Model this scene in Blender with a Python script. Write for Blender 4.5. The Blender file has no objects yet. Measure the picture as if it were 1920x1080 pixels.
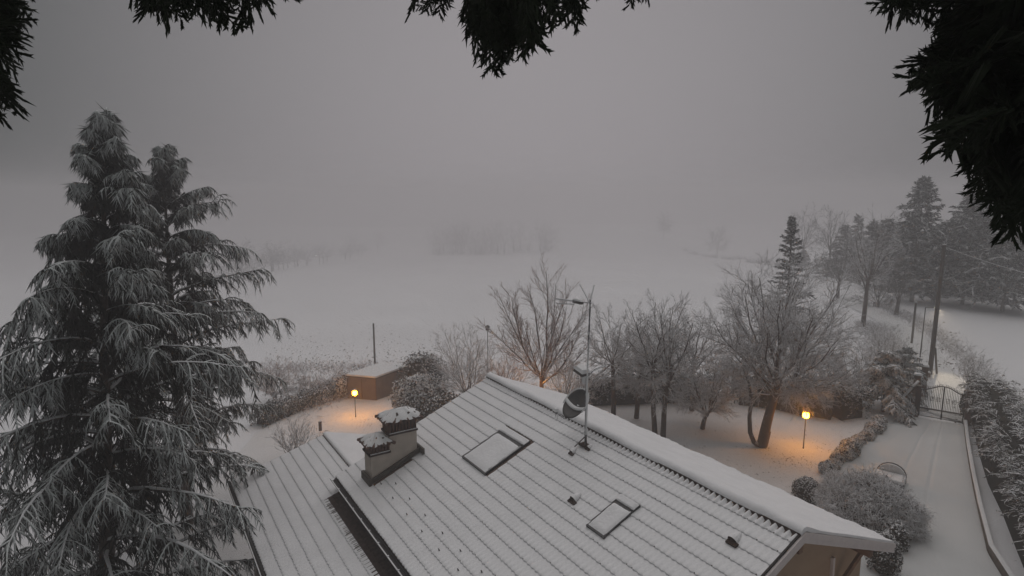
import bpy, math, random
import numpy as np
from mathutils import Vector, Matrix, Quaternion

random.seed(7)
sc = bpy.context.scene
COL = sc.collection
R = math.radians

# ------------------------------------------------------------------ camera, world, sun, exposure
CAM_H = 12.0
PITCH = R(9.0)
FPX = 1120.0                       # focal length in pixels of a 1920 px wide picture
cam_d = bpy.data.cameras.new('camera')
cam_d.sensor_width = 36.0
cam_d.lens = 36.0 * FPX / 1920.0
cam_d.clip_start = 0.05
cam_d.clip_end = 3000
cam = bpy.data.objects.new('camera', cam_d)
COL.objects.link(cam)
cam.location = (0, 0, CAM_H)
cam.rotation_euler = (R(90) - PITCH, 0, 0)
sc.camera = cam

SUN_EL, SUN_AZ = R(68), R(6)       # a dim sun behind the cloud, ahead of the camera
w = bpy.data.worlds.new('World')
sc.world = w
w.use_nodes = True
nt = w.node_tree
nt.nodes.clear()
o_ = nt.nodes.new('ShaderNodeOutputWorld')
bg = nt.nodes.new('ShaderNodeBackground')
sky = nt.nodes.new('ShaderNodeTexSky')
sky.sky_type = 'NISHITA'
sky.sun_disc = False
sky.sun_elevation = SUN_EL
sky.sun_rotation = SUN_AZ
sky.dust_density = 6.0
hs = nt.nodes.new('ShaderNodeHueSaturation')
hs.inputs['Saturation'].default_value = 0.06
mx = nt.nodes.new('ShaderNodeMix')
mx.data_type = 'RGBA'
mx.inputs[0].default_value = 0.97
# overcast sky, lens vignette put into its colour: palest ahead, dimmer and cooler aside
tcw = nt.nodes.new('ShaderNodeTexCoord')
dt = nt.nodes.new('ShaderNodeVectorMath'); dt.operation = 'DOT_PRODUCT'
dt.inputs[1].default_value = (math.sin(R(2)) * math.cos(R(4)), math.cos(R(2)) * math.cos(R(4)), math.sin(R(4)))
nt.links.new(tcw.outputs['Generated'], dt.inputs[0])
gr = nt.nodes.new('ShaderNodeMapRange'); gr.interpolation_type = 'LINEAR'
gr.inputs['From Min'].default_value = 0.68; gr.inputs['From Max'].default_value = 1.0
nt.links.new(dt.outputs['Value'], gr.inputs[0])
gm = nt.nodes.new('ShaderNodeMix'); gm.data_type = 'RGBA'
gm.inputs[6].default_value = (0.72, 0.84, 0.84, 1)
gm.inputs[7].default_value = (4.15, 3.90, 4.08, 1)
nt.links.new(gr.outputs[0], gm.inputs[0])
nt.links.new(gm.outputs[2], mx.inputs[7])
nt.links.new(sky.outputs[0], hs.inputs['Color'])
nt.links.new(hs.outputs[0], mx.inputs[6])
nt.links.new(mx.outputs[2], bg.inputs['Color'])
bg.inputs['Strength'].default_value = 0.072
nt.links.new(bg.outputs[0], o_.inputs[0])

sun_d = bpy.data.lights.new('sun', 'SUN')
sun_d.energy = 1.1
sun_d.angle = R(90)
sun_d.color = (1.0, 0.95, 0.94)
sun = bpy.data.objects.new('sun', sun_d)
COL.objects.link(sun)
sd = Vector((math.sin(SUN_AZ) * math.cos(SUN_EL), math.cos(SUN_AZ) * math.cos(SUN_EL), math.sin(SUN_EL)))
sun.rotation_euler = sd.to_track_quat('Z', 'Y').to_euler()
sun.location = (0, 30, 40)

sc.view_settings.view_transform = 'Standard'
sc.view_settings.look = 'None'
sc.view_settings.gamma = 1
sc.view_settings.exposure = 0.0
sc.view_settings.use_curve_mapping = False
sc.render.engine = 'CYCLES'
sc.cycles.use_denoising = True
sc.cycles.max_bounces = 6
sc.cycles.diffuse_bounces = 3
sc.cycles.volume_bounces = 2
sc.cycles.transparent_max_bounces = 8
sc.cycles.sample_clamp_indirect = 4.0

# ------------------------------------------------------------------ picture <-> place
cp, sp = math.cos(PITCH), math.sin(PITCH)
def ray(u, v):
    y = (540 - v) / FPX
    return np.array([(u - 960) / FPX, cp + y * sp, -sp + y * cp])
CW = np.array([0, 0, CAM_H])
def atz(u, v, z):
    r = ray(u, v)
    return CW + r * ((z - CAM_H) / r[2])
def aty(u, v, y):
    r = ray(u, v)
    return CW + r * (y / r[1])
def sstep(a, b, x):
    t = np.clip((x - a) / (b - a), 0, 1)
    return t * t * (3 - 2 * t)
def terrain(x, y):
    x = np.asarray(x, float); y = np.asarray(y, float)
    q = x / np.maximum(y, 5.0)
    h = -1.5 * sstep(4, -10, x)
    s = np.maximum(y - 37, 0)
    wq = sstep(0.62, 0.36, q)
    drop = -0.078 * np.minimum(s, 262) * wq
    h = h + drop * (0.35 + 0.65 * sstep(37, 60, y))
    h = h + 11.5 * np.exp(-(((x - 66) / 46) ** 2 + ((y - 372) / 50) ** 2))
    h = h - 1.2 * sstep(-20, -60, x) * sstep(30, 80, y)
    h = h + 0.25 * np.sin(x * 0.09 + 1.0) * np.cos(y * 0.07) * sstep(45, 80, y)
    return h
def G(u, v):
    z = 0.0
    for _ in range(60):
        p = atz(u, v, z)
        z = 0.6 * z + 0.4 * float(terrain(p[0], p[1]))
    p = atz(u, v, z)
    return np.array([p[0], p[1], float(terrain(p[0], p[1]))])
def top_z(u, v, y):
    return aty(u, v, y)[2]

# ------------------------------------------------------------------ materials
def new_mat(name):
    m = bpy.data.materials.new(name)
    m.use_nodes = True
    return m, m.node_tree, m.node_tree.nodes['Principled BSDF']

def simple(name, col, rough=0.7, metal=0.0, noise=0.25, scale=8.0, bump=0.0, col2=None):
    m, t, b = new_mat(name)
    b.inputs['Roughness'].default_value = rough
    b.inputs['Metallic'].default_value = metal
    if rough >= 0.9: b.inputs['Specular IOR Level'].default_value = 0.1
    n = t.nodes.new('ShaderNodeTexNoise')
    n.inputs['Scale'].default_value = scale
    n.inputs['Detail'].default_value = 6
    tc = t.nodes.new('ShaderNodeTexCoord')
    t.links.new(tc.outputs['Object'], n.inputs['Vector'])
    r = t.nodes.new('ShaderNodeValToRGB')
    c2 = col2 or tuple(c * (1 + noise) for c in col)
    r.color_ramp.elements[0].position = 0.3
    r.color_ramp.elements[1].position = 0.7
    r.color_ramp.elements[0].color = tuple(c * (1 - noise) for c in col) + (1,)
    r.color_ramp.elements[1].color = tuple(min(1, c) for c in c2) + (1,)
    t.links.new(n.outputs[0], r.inputs[0])
    t.links.new(r.outputs[0], b.inputs['Base Color'])
    if bump:
        bp = t.nodes.new('ShaderNodeBump')
        bp.inputs['Strength'].default_value = bump
        bp.inputs['Distance'].default_value = 0.02
        t.links.new(n.outputs[0], bp.inputs['Height'])
        t.links.new(bp.outputs[0], b.inputs['Normal'])
    return m

SNOW = (0.86, 0.86, 0.88)
def snow_mat(name, col=SNOW, speck=0.0, speck_scale=9.0, bump=0.35, sc1=0.6, speck_col=(0.10, 0.085, 0.06)):
    """snow lying on the ground; speck > 0 lets grass and soil show through in small spots"""
    m, t, b = new_mat(name)
    b.inputs['Roughness'].default_value = 0.85
    try:
        b.inputs['Specular IOR Level'].default_value = 0.25
    except KeyError:
        pass
    tc = t.nodes.new('ShaderNodeTexCoord')
    n1 = t.nodes.new('ShaderNodeTexNoise'); n1.inputs['Scale'].default_value = sc1; n1.inputs['Detail'].default_value = 8
    n2 = t.nodes.new('ShaderNodeTexNoise'); n2.inputs['Scale'].default_value = 14; n2.inputs['Detail'].default_value = 4
    for n in (n1, n2):
        t.links.new(tc.outputs['Object'], n.inputs['Vector'])
    r = t.nodes.new('ShaderNodeValToRGB')
    r.color_ramp.elements[0].position = 0.25; r.color_ramp.elements[1].position = 0.75
    r.color_ramp.elements[0].color = tuple(c * 0.9 for c in col) + (1,)
    r.color_ramp.elements[1].color = col + (1,)
    t.links.new(n1.outputs[0], r.inputs[0])
    out = r.outputs[0]
    if speck > 0:
        n3 = t.nodes.new('ShaderNodeTexNoise'); n3.inputs['Scale'].default_value = speck_scale; n3.inputs['Detail'].default_value = 5
        n3.inputs['Roughness'].default_value = 0.75
        t.links.new(tc.outputs['Object'], n3.inputs['Vector'])
        mr = t.nodes.new('ShaderNodeMapRange')
        mr.inputs['From Min'].default_value = 0.70 - speck * 0.14
        mr.inputs['From Max'].default_value = 0.76 - speck * 0.14
        t.links.new(n3.outputs[0], mr.inputs[0])
        mm = t.nodes.new('ShaderNodeMix'); mm.data_type = 'RGBA'
        t.links.new(mr.outputs[0], mm.inputs[0])
        t.links.new(out, mm.inputs[6])
        mm.inputs[7].default_value = speck_col + (1,)
        out = mm.outputs[2]
    t.links.new(out, b.inputs['Base Color'])
    ad = t.nodes.new('ShaderNodeMath'); ad.operation = 'ADD'
    t.links.new(n1.outputs[0], ad.inputs[0]); t.links.new(n2.outputs[0], ad.inputs[1])
    bp = t.nodes.new('ShaderNodeBump')
    bp.inputs['Strength'].default_value = bump
    bp.inputs['Distance'].default_value = 0.05
    t.links.new(ad.outputs[0], bp.inputs['Height'])
    t.links.new(bp.outputs[0], b.inputs['Normal'])
    return m

def snow_on(name, base, thr=0.25, soft=0.18, nscale=3.0, namp=0.5, rough=0.8, base2=None, snow=SNOW):
    """a bark or leaf colour with snow wherever the face looks up"""
    m, t, b = new_mat(name)
    b.inputs['Roughness'].default_value = rough
    try:
        b.inputs['Specular IOR Level'].default_value = 0.2
    except KeyError:
        pass
    g = t.nodes.new('ShaderNodeNewGeometry')
    sx = t.nodes.new('ShaderNodeSeparateXYZ')
    t.links.new(g.outputs['True Normal'], sx.inputs[0])
    tc = t.nodes.new('ShaderNodeTexCoord')
    n = t.nodes.new('ShaderNodeTexNoise'); n.inputs['Scale'].default_value = nscale; n.inputs['Detail'].default_value = 3
    t.links.new(tc.outputs['Object'], n.inputs['Vector'])
    ma = t.nodes.new('ShaderNodeMath'); ma.operation = 'MULTIPLY_ADD'
    ma.inputs[1].default_value = namp
    t.links.new(n.outputs[0], ma.inputs[0]); t.links.new(sx.outputs['Z'], ma.inputs[2])
    mr = t.nodes.new('ShaderNodeMapRange')
    mr.inputs['From Min'].default_value = thr + namp * 0.5 - soft / 2
    mr.inputs['From Max'].default_value = thr + namp * 0.5 + soft / 2
    t.links.new(ma.outputs[0], mr.inputs[0])
    n2 = t.nodes.new('ShaderNodeTexNoise'); n2.inputs['Scale'].default_value = 2.2; n2.inputs['Detail'].default_value = 4
    t.links.new(tc.outputs['Object'], n2.inputs['Vector'])
    rr = t.nodes.new('ShaderNodeValToRGB')
    rr.color_ramp.elements[0].position = 0.35; rr.color_ramp.elements[1].position = 0.65
    rr.color_ramp.elements[0].color = base + (1,)
    rr.color_ramp.elements[1].color = (base2 or tuple(c * 1.5 for c in base)) + (1,)
    t.links.new(n2.outputs[0], rr.inputs[0])
    mm = t.nodes.new('ShaderNodeMix'); mm.data_type = 'RGBA'
    t.links.new(mr.outputs[0], mm.inputs[0])
    t.links.new(rr.outputs[0], mm.inputs[6])
    mm.inputs[7].default_value = snow + (1,)
    t.links.new(mm.outputs[2], b.inputs['Base Color'])
    return m

def emit(name, col, s):
    m, t, b = new_mat(name)
    b.inputs['Base Color'].default_value = (0.8, 0.7, 0.5, 1)
    b.inputs['Emission Color'].default_value = col + (1,)
    b.inputs['Emission Strength'].default_value = s
    return m

M = dict(
    field=snow_mat('field_snow', speck=0.35, speck_scale=2.2, sc1=0.05, bump=0.25),
    lawn=snow_mat('lawn_snow', (0.76, 0.755, 0.76), speck=0.55, speck_scale=7.0, speck_col=(0.16, 0.13, 0.09)),
    drive=snow_mat('drive_snow', (0.62, 0.625, 0.625), speck=0.0, bump=0.2),  # greyer snow, darkened further: some lens vignette put into the colour
    road=snow_mat('road_snow', (0.74, 0.745, 0.75), speck=0.1, bump=0.25),
    roof=snow_mat('roof_snow', (0.88, 0.875, 0.89), sc1=2.0, bump=0.25),
    cap=snow_mat('cap_snow', (0.83, 0.83, 0.84), sc1=3.0, bump=0.3),
    clay=simple('dark_clay', (0.055, 0.038, 0.032), 0.9, noise=0.4, scale=12),
    clay2=simple('weathered_clay', (0.11, 0.065, 0.05), 0.9, noise=0.4, scale=15),
    plaster=simple('chimney_plaster', (0.50, 0.44, 0.385), 0.9, noise=0.10, scale=5, bump=0.1),
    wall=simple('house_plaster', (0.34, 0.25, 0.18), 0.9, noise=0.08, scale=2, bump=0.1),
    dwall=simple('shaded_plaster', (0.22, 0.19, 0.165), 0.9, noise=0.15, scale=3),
    lead=simple('lead_flashing', (0.07, 0.062, 0.05), 0.8, noise=0.3, scale=9),
    fascia=simple('painted_fascia', (0.60, 0.54, 0.53), 0.6, noise=0.06, scale=6),
    soffit=simple('timber_soffit', (0.13, 0.075, 0.05), 0.8, noise=0.3, scale=7),
    wood=simple('timber', (0.16, 0.09, 0.055), 0.8, noise=0.3, scale=7),
    gutter=simple('gutter_metal', (0.022, 0.018, 0.018), 0.8, noise=0.3, scale=9),
    frame=simple('skylight_frame', (0.03, 0.03, 0.032), 0.5, noise=0.2, scale=9),
    iron=simple('black_iron', (0.018, 0.016, 0.015), 0.7, noise=0.3, scale=20),
    steel=simple('galvanised_steel', (0.20, 0.20, 0.205), 0.6, 0.0, noise=0.3, scale=30),
    steel_snow=snow_on('snowy_steel', (0.10, 0.10, 0.105), thr=0.1, nscale=9, namp=0.9),
    dish=simple('dish_grey', (0.052, 0.058, 0.06), 0.6, noise=0.35, scale=3, col2=(0.10, 0.09, 0.085)),
    pole=snow_on('pole_wood', (0.075, 0.062, 0.052), thr=0.5, nscale=8, namp=0.6),
    bark=snow_on('dark_bark', (0.075, 0.056, 0.045), thr=0.30, nscale=4, namp=0.5),
    twig=snow_on('snowy_twig', (0.125, 0.092, 0.082), thr=-0.12, nscale=5, namp=0.5, base2=(0.17, 0.125, 0.110)),
    twig_red=snow_on('reddish_twig', (0.20, 0.120, 0.098), thr=0.05, nscale=5, namp=0.5),
    twig_grey=snow_on('grey_twig', (0.125, 0.106, 0.098), thr=-0.10, nscale=5, namp=0.5),
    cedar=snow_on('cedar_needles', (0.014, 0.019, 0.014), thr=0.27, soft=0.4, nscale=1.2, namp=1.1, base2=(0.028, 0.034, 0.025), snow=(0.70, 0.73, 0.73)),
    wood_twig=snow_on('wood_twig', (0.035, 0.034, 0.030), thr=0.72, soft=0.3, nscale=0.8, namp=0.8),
    cedar_in=snow_on('sheltered_shaded_needles', (0.012, 0.016, 0.012), thr=0.95, soft=0.3, nscale=1.3, namp=1.0, base2=(0.022, 0.026, 0.020), snow=(0.5, 0.52, 0.52)),  # inner boughs: less snow, and their shade put into darker colours
    spruce=snow_on('spruce_needles', (0.018, 0.022, 0.017), thr=0.55, soft=0.3, nscale=1.2, namp=0.9),
    hedge=snow_on('hedge_leaf', (0.020, 0.024, 0.016), thr=0.66, soft=0.2, nscale=2.5, namp=1.0, base2=(0.05, 0.05, 0.03)),
    laurel=snow_on('laurel_leaf', (0.030, 0.035, 0.022), thr=0.12, soft=0.2, nscale=4, namp=0.8),
    frond=simple('cypress_frond', (0.010, 0.014, 0.008), 1.0, noise=0.35, scale=5, col2=(0.022, 0.030, 0.018)),
    core=simple('shrub_shade', (0.020, 0.020, 0.014), 0.95, noise=0.3, scale=3),  # for solid cores; the inner shade of shrubs put into the colour
    brick=simple('pillar_brick', (0.17, 0.11, 0.075), 0.9, noise=0.35, scale=12, bump=0.3),
    shed=simple('shed_wall', (0.17, 0.135, 0.115), 0.9, noise=0.15, scale=2.5),
    concrete=simple('kerb_concrete', (0.16, 0.14, 0.12), 0.9, noise=0.3, scale=5, bump=0.2),
    soil=simple('bare_soil', (0.07, 0.055, 0.04), 0.95, noise=0.4, scale=4),
    clod=snow_on('soil_clod', (0.07, 0.055, 0.042), thr=0.75, nscale=5, namp=0.4),
    glow=emit('lamp_glass', (1.0, 0.36, 0.008), 128.0),
    glow_white=emit('street_lamp_glass', (1.0, 0.86, 0.66), 5.0),
    glow_far=emit('far_lamp_glass', (1.0, 0.95, 0.9), 60.0),
    glow_porch=emit('porch_lamp_glass', (1.0, 0.45, 0.14), 8.0),
)

# ------------------------------------------------------------------ mesh helpers
def tag(o, label=None, cat=None, group=None, kind=None):
    if label: o['label'] = label
    if cat: o['category'] = cat
    if group: o['group'] = group
    if kind: o['kind'] = kind
    return o

def mesh_np(name, V, F, mats, midx=None, smooth=False):
    """V (n,3); F (m,4) quads or (m,3) triangles, or a pair of both"""
    V = np.asarray(V, np.float32).reshape(-1, 3)
    Fs = [np.asarray(f, np.int32) for f in (F if isinstance(F, tuple) else (F,)) if len(f)]
    loops = np.concatenate([f.ravel() for f in Fs]); size = np.concatenate([np.full(len(f), f.shape[1], np.int32) for f in Fs])
    start = np.r_[0, np.cumsum(size)[:-1]].astype(np.int32)
    me = bpy.data.meshes.new(name)
    me.vertices.add(len(V)); me.vertices.foreach_set('co', V.ravel())
    me.loops.add(len(loops)); me.loops.foreach_set('vertex_index', loops)
    me.polygons.add(len(size)); me.polygons.foreach_set('loop_start', start)
    try:
        me.polygons.foreach_set('loop_total', size)
    except Exception:
        pass
    if smooth:
        me.polygons.foreach_set('use_smooth', np.ones(len(size), bool))
    for m in (mats if isinstance(mats, (list, tuple)) else [mats]):
        me.materials.append(m)
    if midx is not None:
        me.polygons.foreach_set('material_index', np.asarray(midx, np.int32))
    me.update(calc_edges=True)
    return me

def obj(name, me, parent=None, loc=(0, 0, 0), rot=(0, 0, 0)):
    o = bpy.data.objects.new(name, me)
    COL.objects.link(o)
    o.location = tuple(float(c) for c in loc); o.rotation_euler = rot
    if parent is not None: o.parent = parent
    return o

def empty(name, loc, rz=0.0):
    o = bpy.data.objects.new(name, None)
    COL.objects.link(o)
    o.empty_display_size = 0.3
    o.location = tuple(float(c) for c in loc); o.rotation_euler = (0, 0, rz)
    return o

class MB:
    def __init__(s): s.v = []; s.f = []; s.m = []
    def add(s, V, F, mi=0):
        n = len(s.v)
        s.v += [tuple(float(c) for c in p) for p in V]
        s.f += [tuple(i + n for i in f) for f in F]
        s.m += [mi] * len(F)
        return s
    def box(s, c, d, mi=0, M3=None, taper=1.0):
        x, y, z = [k / 2 for k in d]
        P = [(-x, -y, -z), (x, -y, -z), (x, y, -z), (-x, y, -z)] + [(a * taper, b * taper, z) for a, b in ((-x, -y), (x, -y), (x, y), (-x, y))]
        P = [Vector(p) for p in P]
        if M3 is not None: P = [M3 @ p for p in P]
        P = [p + Vector(c) for p in P]
        return s.add(P, [(0, 3, 2, 1), (4, 5, 6, 7), (0, 1, 5, 4), (1, 2, 6, 5), (2, 3, 7, 6), (3, 0, 4, 7)], mi)
    def hexa(s, P, mi=0):
        return s.add(P, [(0, 3, 2, 1), (4, 5, 6, 7), (0, 1, 5, 4), (1, 2, 6, 5), (2, 3, 7, 6), (3, 0, 4, 7)], mi)
    def bar(s, a, b, wd, ht, mi=0):
        a = Vector(a); b = Vector(b); t = (b - a); L = t.length; t.normalize()
        up = Vector((0, 0, 1)) if abs(t.z) < 0.95 else Vector((0, 1, 0))
        sd = t.cross(up).normalized(); up = sd.cross(t)
        P = [p + sd * i * wd / 2 + up * j * ht / 2 for p in (a, b) for i, j in ((-1, -1), (1, -1), (1, 1), (-1, 1))]
        return s.add(P, [(0, 3, 2, 1), (4, 5, 6, 7), (0, 1, 5, 4), (1, 2, 6, 5), (2, 3, 7, 6), (3, 0, 4, 7)], mi)
    def tube(s, pts, rad, n=8, mi=0, cap=True):
        pts = [Vector(p) for p in pts]
        if not isinstance(rad, (list, tuple)): rad = [rad] * len(pts)
        V = []; F = []
        for i, p in enumerate(pts):
            t = (pts[min(i + 1, len(pts) - 1)] - pts[max(i - 1, 0)]).normalized()
            ref = Vector((0, 0, 1)) if abs(t.z) < 0.9 else Vector((1, 0, 0))
            a = t.cross(ref).normalized(); b = a.cross(t)
            for k in range(n):
                th = 2 * math.pi * k / n
                V.append(p + (a * math.cos(th) + b * math.sin(th)) * rad[i])
        for i in range(len(pts) - 1):
            for k in range(n):
                F.append((i * n + k, i * n + (k + 1) % n, (i + 1) * n + (k + 1) % n, (i + 1) * n + k))
        if cap:
            F.append(tuple(range(n - 1, -1, -1))); F.append(tuple((len(pts) - 1) * n + k for k in range(n)))
        return s.add(V, F, mi)
    def ball(s, c, r, nu=10, nv=7, mi=0, jit=0.0, rng=None):
        V = []; F = []
        rr = r if isinstance(r, (tuple, list)) else (r, r, r)
        for j in range(nv + 1):
            ph = math.pi * j / nv
            for i in range(nu):
                th = 2 * math.pi * i / nu
                q = 1 + (rng.uniform(-jit, jit) if rng and 0 < j < nv else 0)
                V.append((c[0] + rr[0] * q * math.sin(ph) * math.cos(th), c[1] + rr[1] * q * math.sin(ph) * math.sin(th), c[2] + rr[2] * q * math.cos(ph)))
        for j in range(nv):
            for i in range(nu):
                F.append((j * nu + i, (j + 1) * nu + i, (j + 1) * nu + (i + 1) % nu, j * nu + (i + 1) % nu))
        return s.add(V, F, mi)
    def build(s, name, mats, parent=None, loc=(0, 0, 0), rot=(0, 0, 0), smooth=False):
        me = bpy.data.meshes.new(name)
        me.from_pydata(s.v, [], s.f)
        for m in (mats if isinstance(mats, (list, tuple)) else [mats]): me.materials.append(m)
        me.polygons.foreach_set('material_index', s.m)
        if smooth: me.polygons.foreach_set('use_smooth', [True] * len(s.f))
        me.update()
        return obj(name, me, parent, loc, rot)

# polylines -> tubes, vectorised
def sticks(lines, sides=3):
    """lines: list of (pts (N,M,3), rad (N,M)); polylines of one segment become pointed spikes. Returns V, (quads, triangles)"""
    Vs, F4, F3, off = [], [], [], 0
    rg_ = np.random.default_rng(1)
    for pts, rad in lines:
        N, Mm, _ = pts.shape
        if N == 0: continue
        t = np.empty_like(pts)
        t[:, 1:-1] = pts[:, 2:] - pts[:, :-2]
        t[:, 0] = pts[:, 1] - pts[:, 0]; t[:, -1] = pts[:, -1] - pts[:, -2]
        t /= np.linalg.norm(t, axis=2, keepdims=True) + 1e-9
        up = np.zeros_like(t); up[..., 2] = 1
        up[np.abs(t[..., 2]) > 0.97] = (0.3, 1, 0)
        a = np.cross(t, up); a /= np.linalg.norm(a, axis=2, keepdims=True) + 1e-9
        b = np.cross(a, t)
        th = np.arange(sides)[None, :] * 2 * math.pi / sides + (rg_.uniform(0, 6.28, (N, 1)) if sides == 3 else 0)
        c_, s_ = np.cos(th)[:, None, :, None], np.sin(th)[:, None, :, None]
        ring = pts[:, :, None, :] + rad[:, :, None, None] * (a[:, :, None, :] * c_ + b[:, :, None, :] * s_)
        k = np.arange(sides)[None, None, :]; k2 = (k + 1) % sides
        if Mm == 2 and sides == 3:
            V = np.concatenate([ring[:, 0], pts[:, 1:2]], 1)
            n = np.arange(N)[:, None] * 4
            F3.append(np.stack([n + k[0], n + k2[0], np.broadcast_to(n + 3, (N, 3))], -1).reshape(-1, 3) + off)
            Vs.append(V.reshape(-1, 3)); off += 4 * N
            continue
        Vs.append(ring.reshape(-1, 3))
        n = np.arange(N)[:, None, None] * Mm * sides
        i = np.arange(Mm - 1)[None, :, None] * sides
        F4.append(np.stack([n + i + k, n + i + k2, n + i + sides + k2, n + i + sides + k], -1).reshape(-1, 4) + off)
        off += N * Mm * sides
    z4, z3 = np.zeros((0, 4), np.int32), np.zeros((0, 3), np.int32)
    return np.concatenate(Vs), (np.concatenate(F4) if F4 else z4, np.concatenate(F3) if F3 else z3)

def nrm(a): return a / (np.linalg.norm(a, axis=-1, keepdims=True) + 1e-9)

def grow(P0, D0, L, R0, R1, nseg, wob, up, rng):
    P0 = np.asarray(P0, float); N = len(P0)
    pts = np.zeros((N, nseg + 1, 3)); pts[:, 0] = P0
    d = nrm(np.asarray(D0, float)); L = np.broadcast_to(L, (N,))
    for i in range(nseg):
        d = d + wob * rng.normal(size=(N, 3)); d[:, 2] += up
        d = nrm(d)
        pts[:, i + 1] = pts[:, i] + d * (L / nseg)[:, None]
    tt = np.linspace(0, 1, nseg + 1)[None]
    R0 = np.broadcast_to(R0, (N,))[:, None]; R1 = np.broadcast_to(R1, (N,))[:, None]
    return pts, R0 * (1 - tt) + R1 * tt, L.copy()

def spawn(par, k, t0, t1, ang, ratio, rng, flat=0.0, taper=0.5, ang_j=0.25, len_j=0.3):
    pts, rad, L = par
    N, Mm, _ = pts.shape
    t = t0 + (t1 - t0) * (np.arange(k)[None] + rng.uniform(0, 1, (N, k))) / k
    s = t * (Mm - 1); i = np.minimum(s.astype(int), Mm - 2); f = (s - i)[..., None]
    n = np.arange(N)[:, None]
    P = pts[n, i] * (1 - f) + pts[n, i + 1] * f
    D = nrm(pts[n, i + 1] - pts[n, i])
    rr = rad[n, i] * (1 - f[..., 0]) + rad[n, i + 1] * f[..., 0]
    if flat > 0:   # alternate left / right in the horizontal plane
        side = np.where((np.arange(k)[None] + rng.integers(0, 2, (N, 1))) % 2 == 0, 1.0, -1.0)[..., None]
        h = nrm(np.cross(D, np.array([0, 0, 1.0]))) * side
        q = nrm(h + rng.normal(size=D.shape) * (1 - flat))
    else:
        q = rng.normal(size=D.shape)
    q = q - (q * D).sum(-1, keepdims=True) * D; q = nrm(q)
    a = ang * (1 + ang_j * rng.uniform(-1, 1, (N, k)))[..., None]
    Dn = D * np.cos(a) + q * np.sin(a)
    Ln = L[:, None] * ratio * (1 - taper * t) * (1 + len_j * rng.uniform(-1, 1, (N, k)))
    return P.reshape(-1, 3), Dn.reshape(-1, 3), Ln.ravel(), rr.ravel()

def fit(lines, H=None, Rx=None):
    """scale polylines about the origin so that they are H tall and Rx wide"""
    A = np.concatenate([l[0].reshape(-1, 3) for l in lines])
    sz = H / np.percentile(A[:, 2], 99.8) if H else 1
    rr = np.percentile(np.hypot(A[:, 0], A[:, 1]), 97)
    sx = Rx / rr if Rx else 1
    S = np.array([sx, sx, sz])
    return [(l[0] * S, l[1]) + tuple(l[2:]) for l in lines]

def tree_obj(name, loc, wood, twigs, label, cat, group=None, mt='twig', mb='bark', sides=3, part='crown'):
    sides = 3
    r = empty(name, loc)
    tag(r, label, cat, group)
    V, F = sticks([(l[0], l[1]) for l in wood], 6)
    obj('trunk', mesh_np('trunk', V, F, M[mb], smooth=True), r)
    V, F = sticks([(l[0], l[1]) for l in twigs], sides)
    obj(part, mesh_np(part, V, F, M[mt]), r)
    return r

def conifer_lines(seed, H, Lmax, nb=60, k=(16, 7), droop=(-0.04, -0.10, -0.12), r=(0.035, 0.018), up0=0.25, z0=0.08, pw=1.0, lean=(0, 0), twigL=0.2, brL=0.5, lenv=0.65, b2min=0.14, flat=0.75, tpw=0.85, seg2=4):
    rng = np.random.default_rng(seed)
    tr = grow([[0, 0, 0]], [[lean[0], lean[1], 1]], H, 0.012 * H + 0.06, 0.02, 12, 0.006, 0.0, rng)
    t = z0 + (1 - z0) * ((np.arange(nb) + rng.uniform(0, 1, nb)) / nb) ** tpw
    t = np.minimum(t, 0.995)
    s = t * 12; i = np.minimum(s.astype(int), 11); f = (s - i)[:, None]
    P = tr[0][0, i] * (1 - f) + tr[0][0, i + 1] * f
    az = np.arange(nb) * 2.399 + rng.uniform(-0.5, 0.5, nb)
    L = Lmax * (1 - t) ** pw * rng.uniform(lenv, 1.15, nb) + 0.015 * H
    D = np.stack([np.cos(az), np.sin(az), np.full(nb, up0) + 0.5 * t ** 3 + 2.2 * t ** 12], 1)
    b1 = grow(P, D, L, 0.02 + 0.012 * L, 0.012, 9, 0.05, droop[0], rng)
    kk = k[0]
    P, D, L2, _ = spawn(b1, kk, 0.12, 1.0, 0.95, 1, rng, flat=flat, taper=0.0, ang_j=0.45)
    Lp = np.repeat(b1[2], kk)
    L2 = np.minimum(brL * (b2min + 0.42 * Lp), brL * 1.4) * rng.uniform(0.55, 1.15, len(P))
    b2 = grow(P, D, L2, r[0], r[0] * 0.5, seg2, 0.10, droop[1] * 5 / seg2, rng)
    P, D, L3, _ = spawn(b2, k[1], 0.05, 1.0, 0.8, 1, rng, flat=0.5, taper=0.0)
    L3 = twigL * rng.uniform(0.6, 1.2, len(P))
    D[:, 2] += droop[2] * 1.6
    b3 = grow(P, D, L3, r[1] * 1.35, r[1] * 0.35, 1, 0.12, droop[2], rng)
    # the branch ends carry sprays too
    return [tr, b1], [b2, b3]

def leaf_cloud(P, Nn, size, rng, aspect=0.5):
    """small bent leaves at points P, roughly facing Nn"""
    n = len(P)
    Nn = nrm(Nn + 0.7 * rng.normal(size=(n, 3)))
    a = nrm(np.cross(Nn, rng.normal(size=(n, 3)))); b = np.cross(Nn, a)
    s = (size * rng.uniform(0.6, 1.3, n))[:, None]
    V = np.stack([P - a * s, P + b * s * aspect + Nn * s * 0.15, P + a * s, P - b * s * aspect + Nn * s * 0.15], 1).reshape(-1, 3)
    return V, np.arange(4 * n).reshape(-1, 4)

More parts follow.
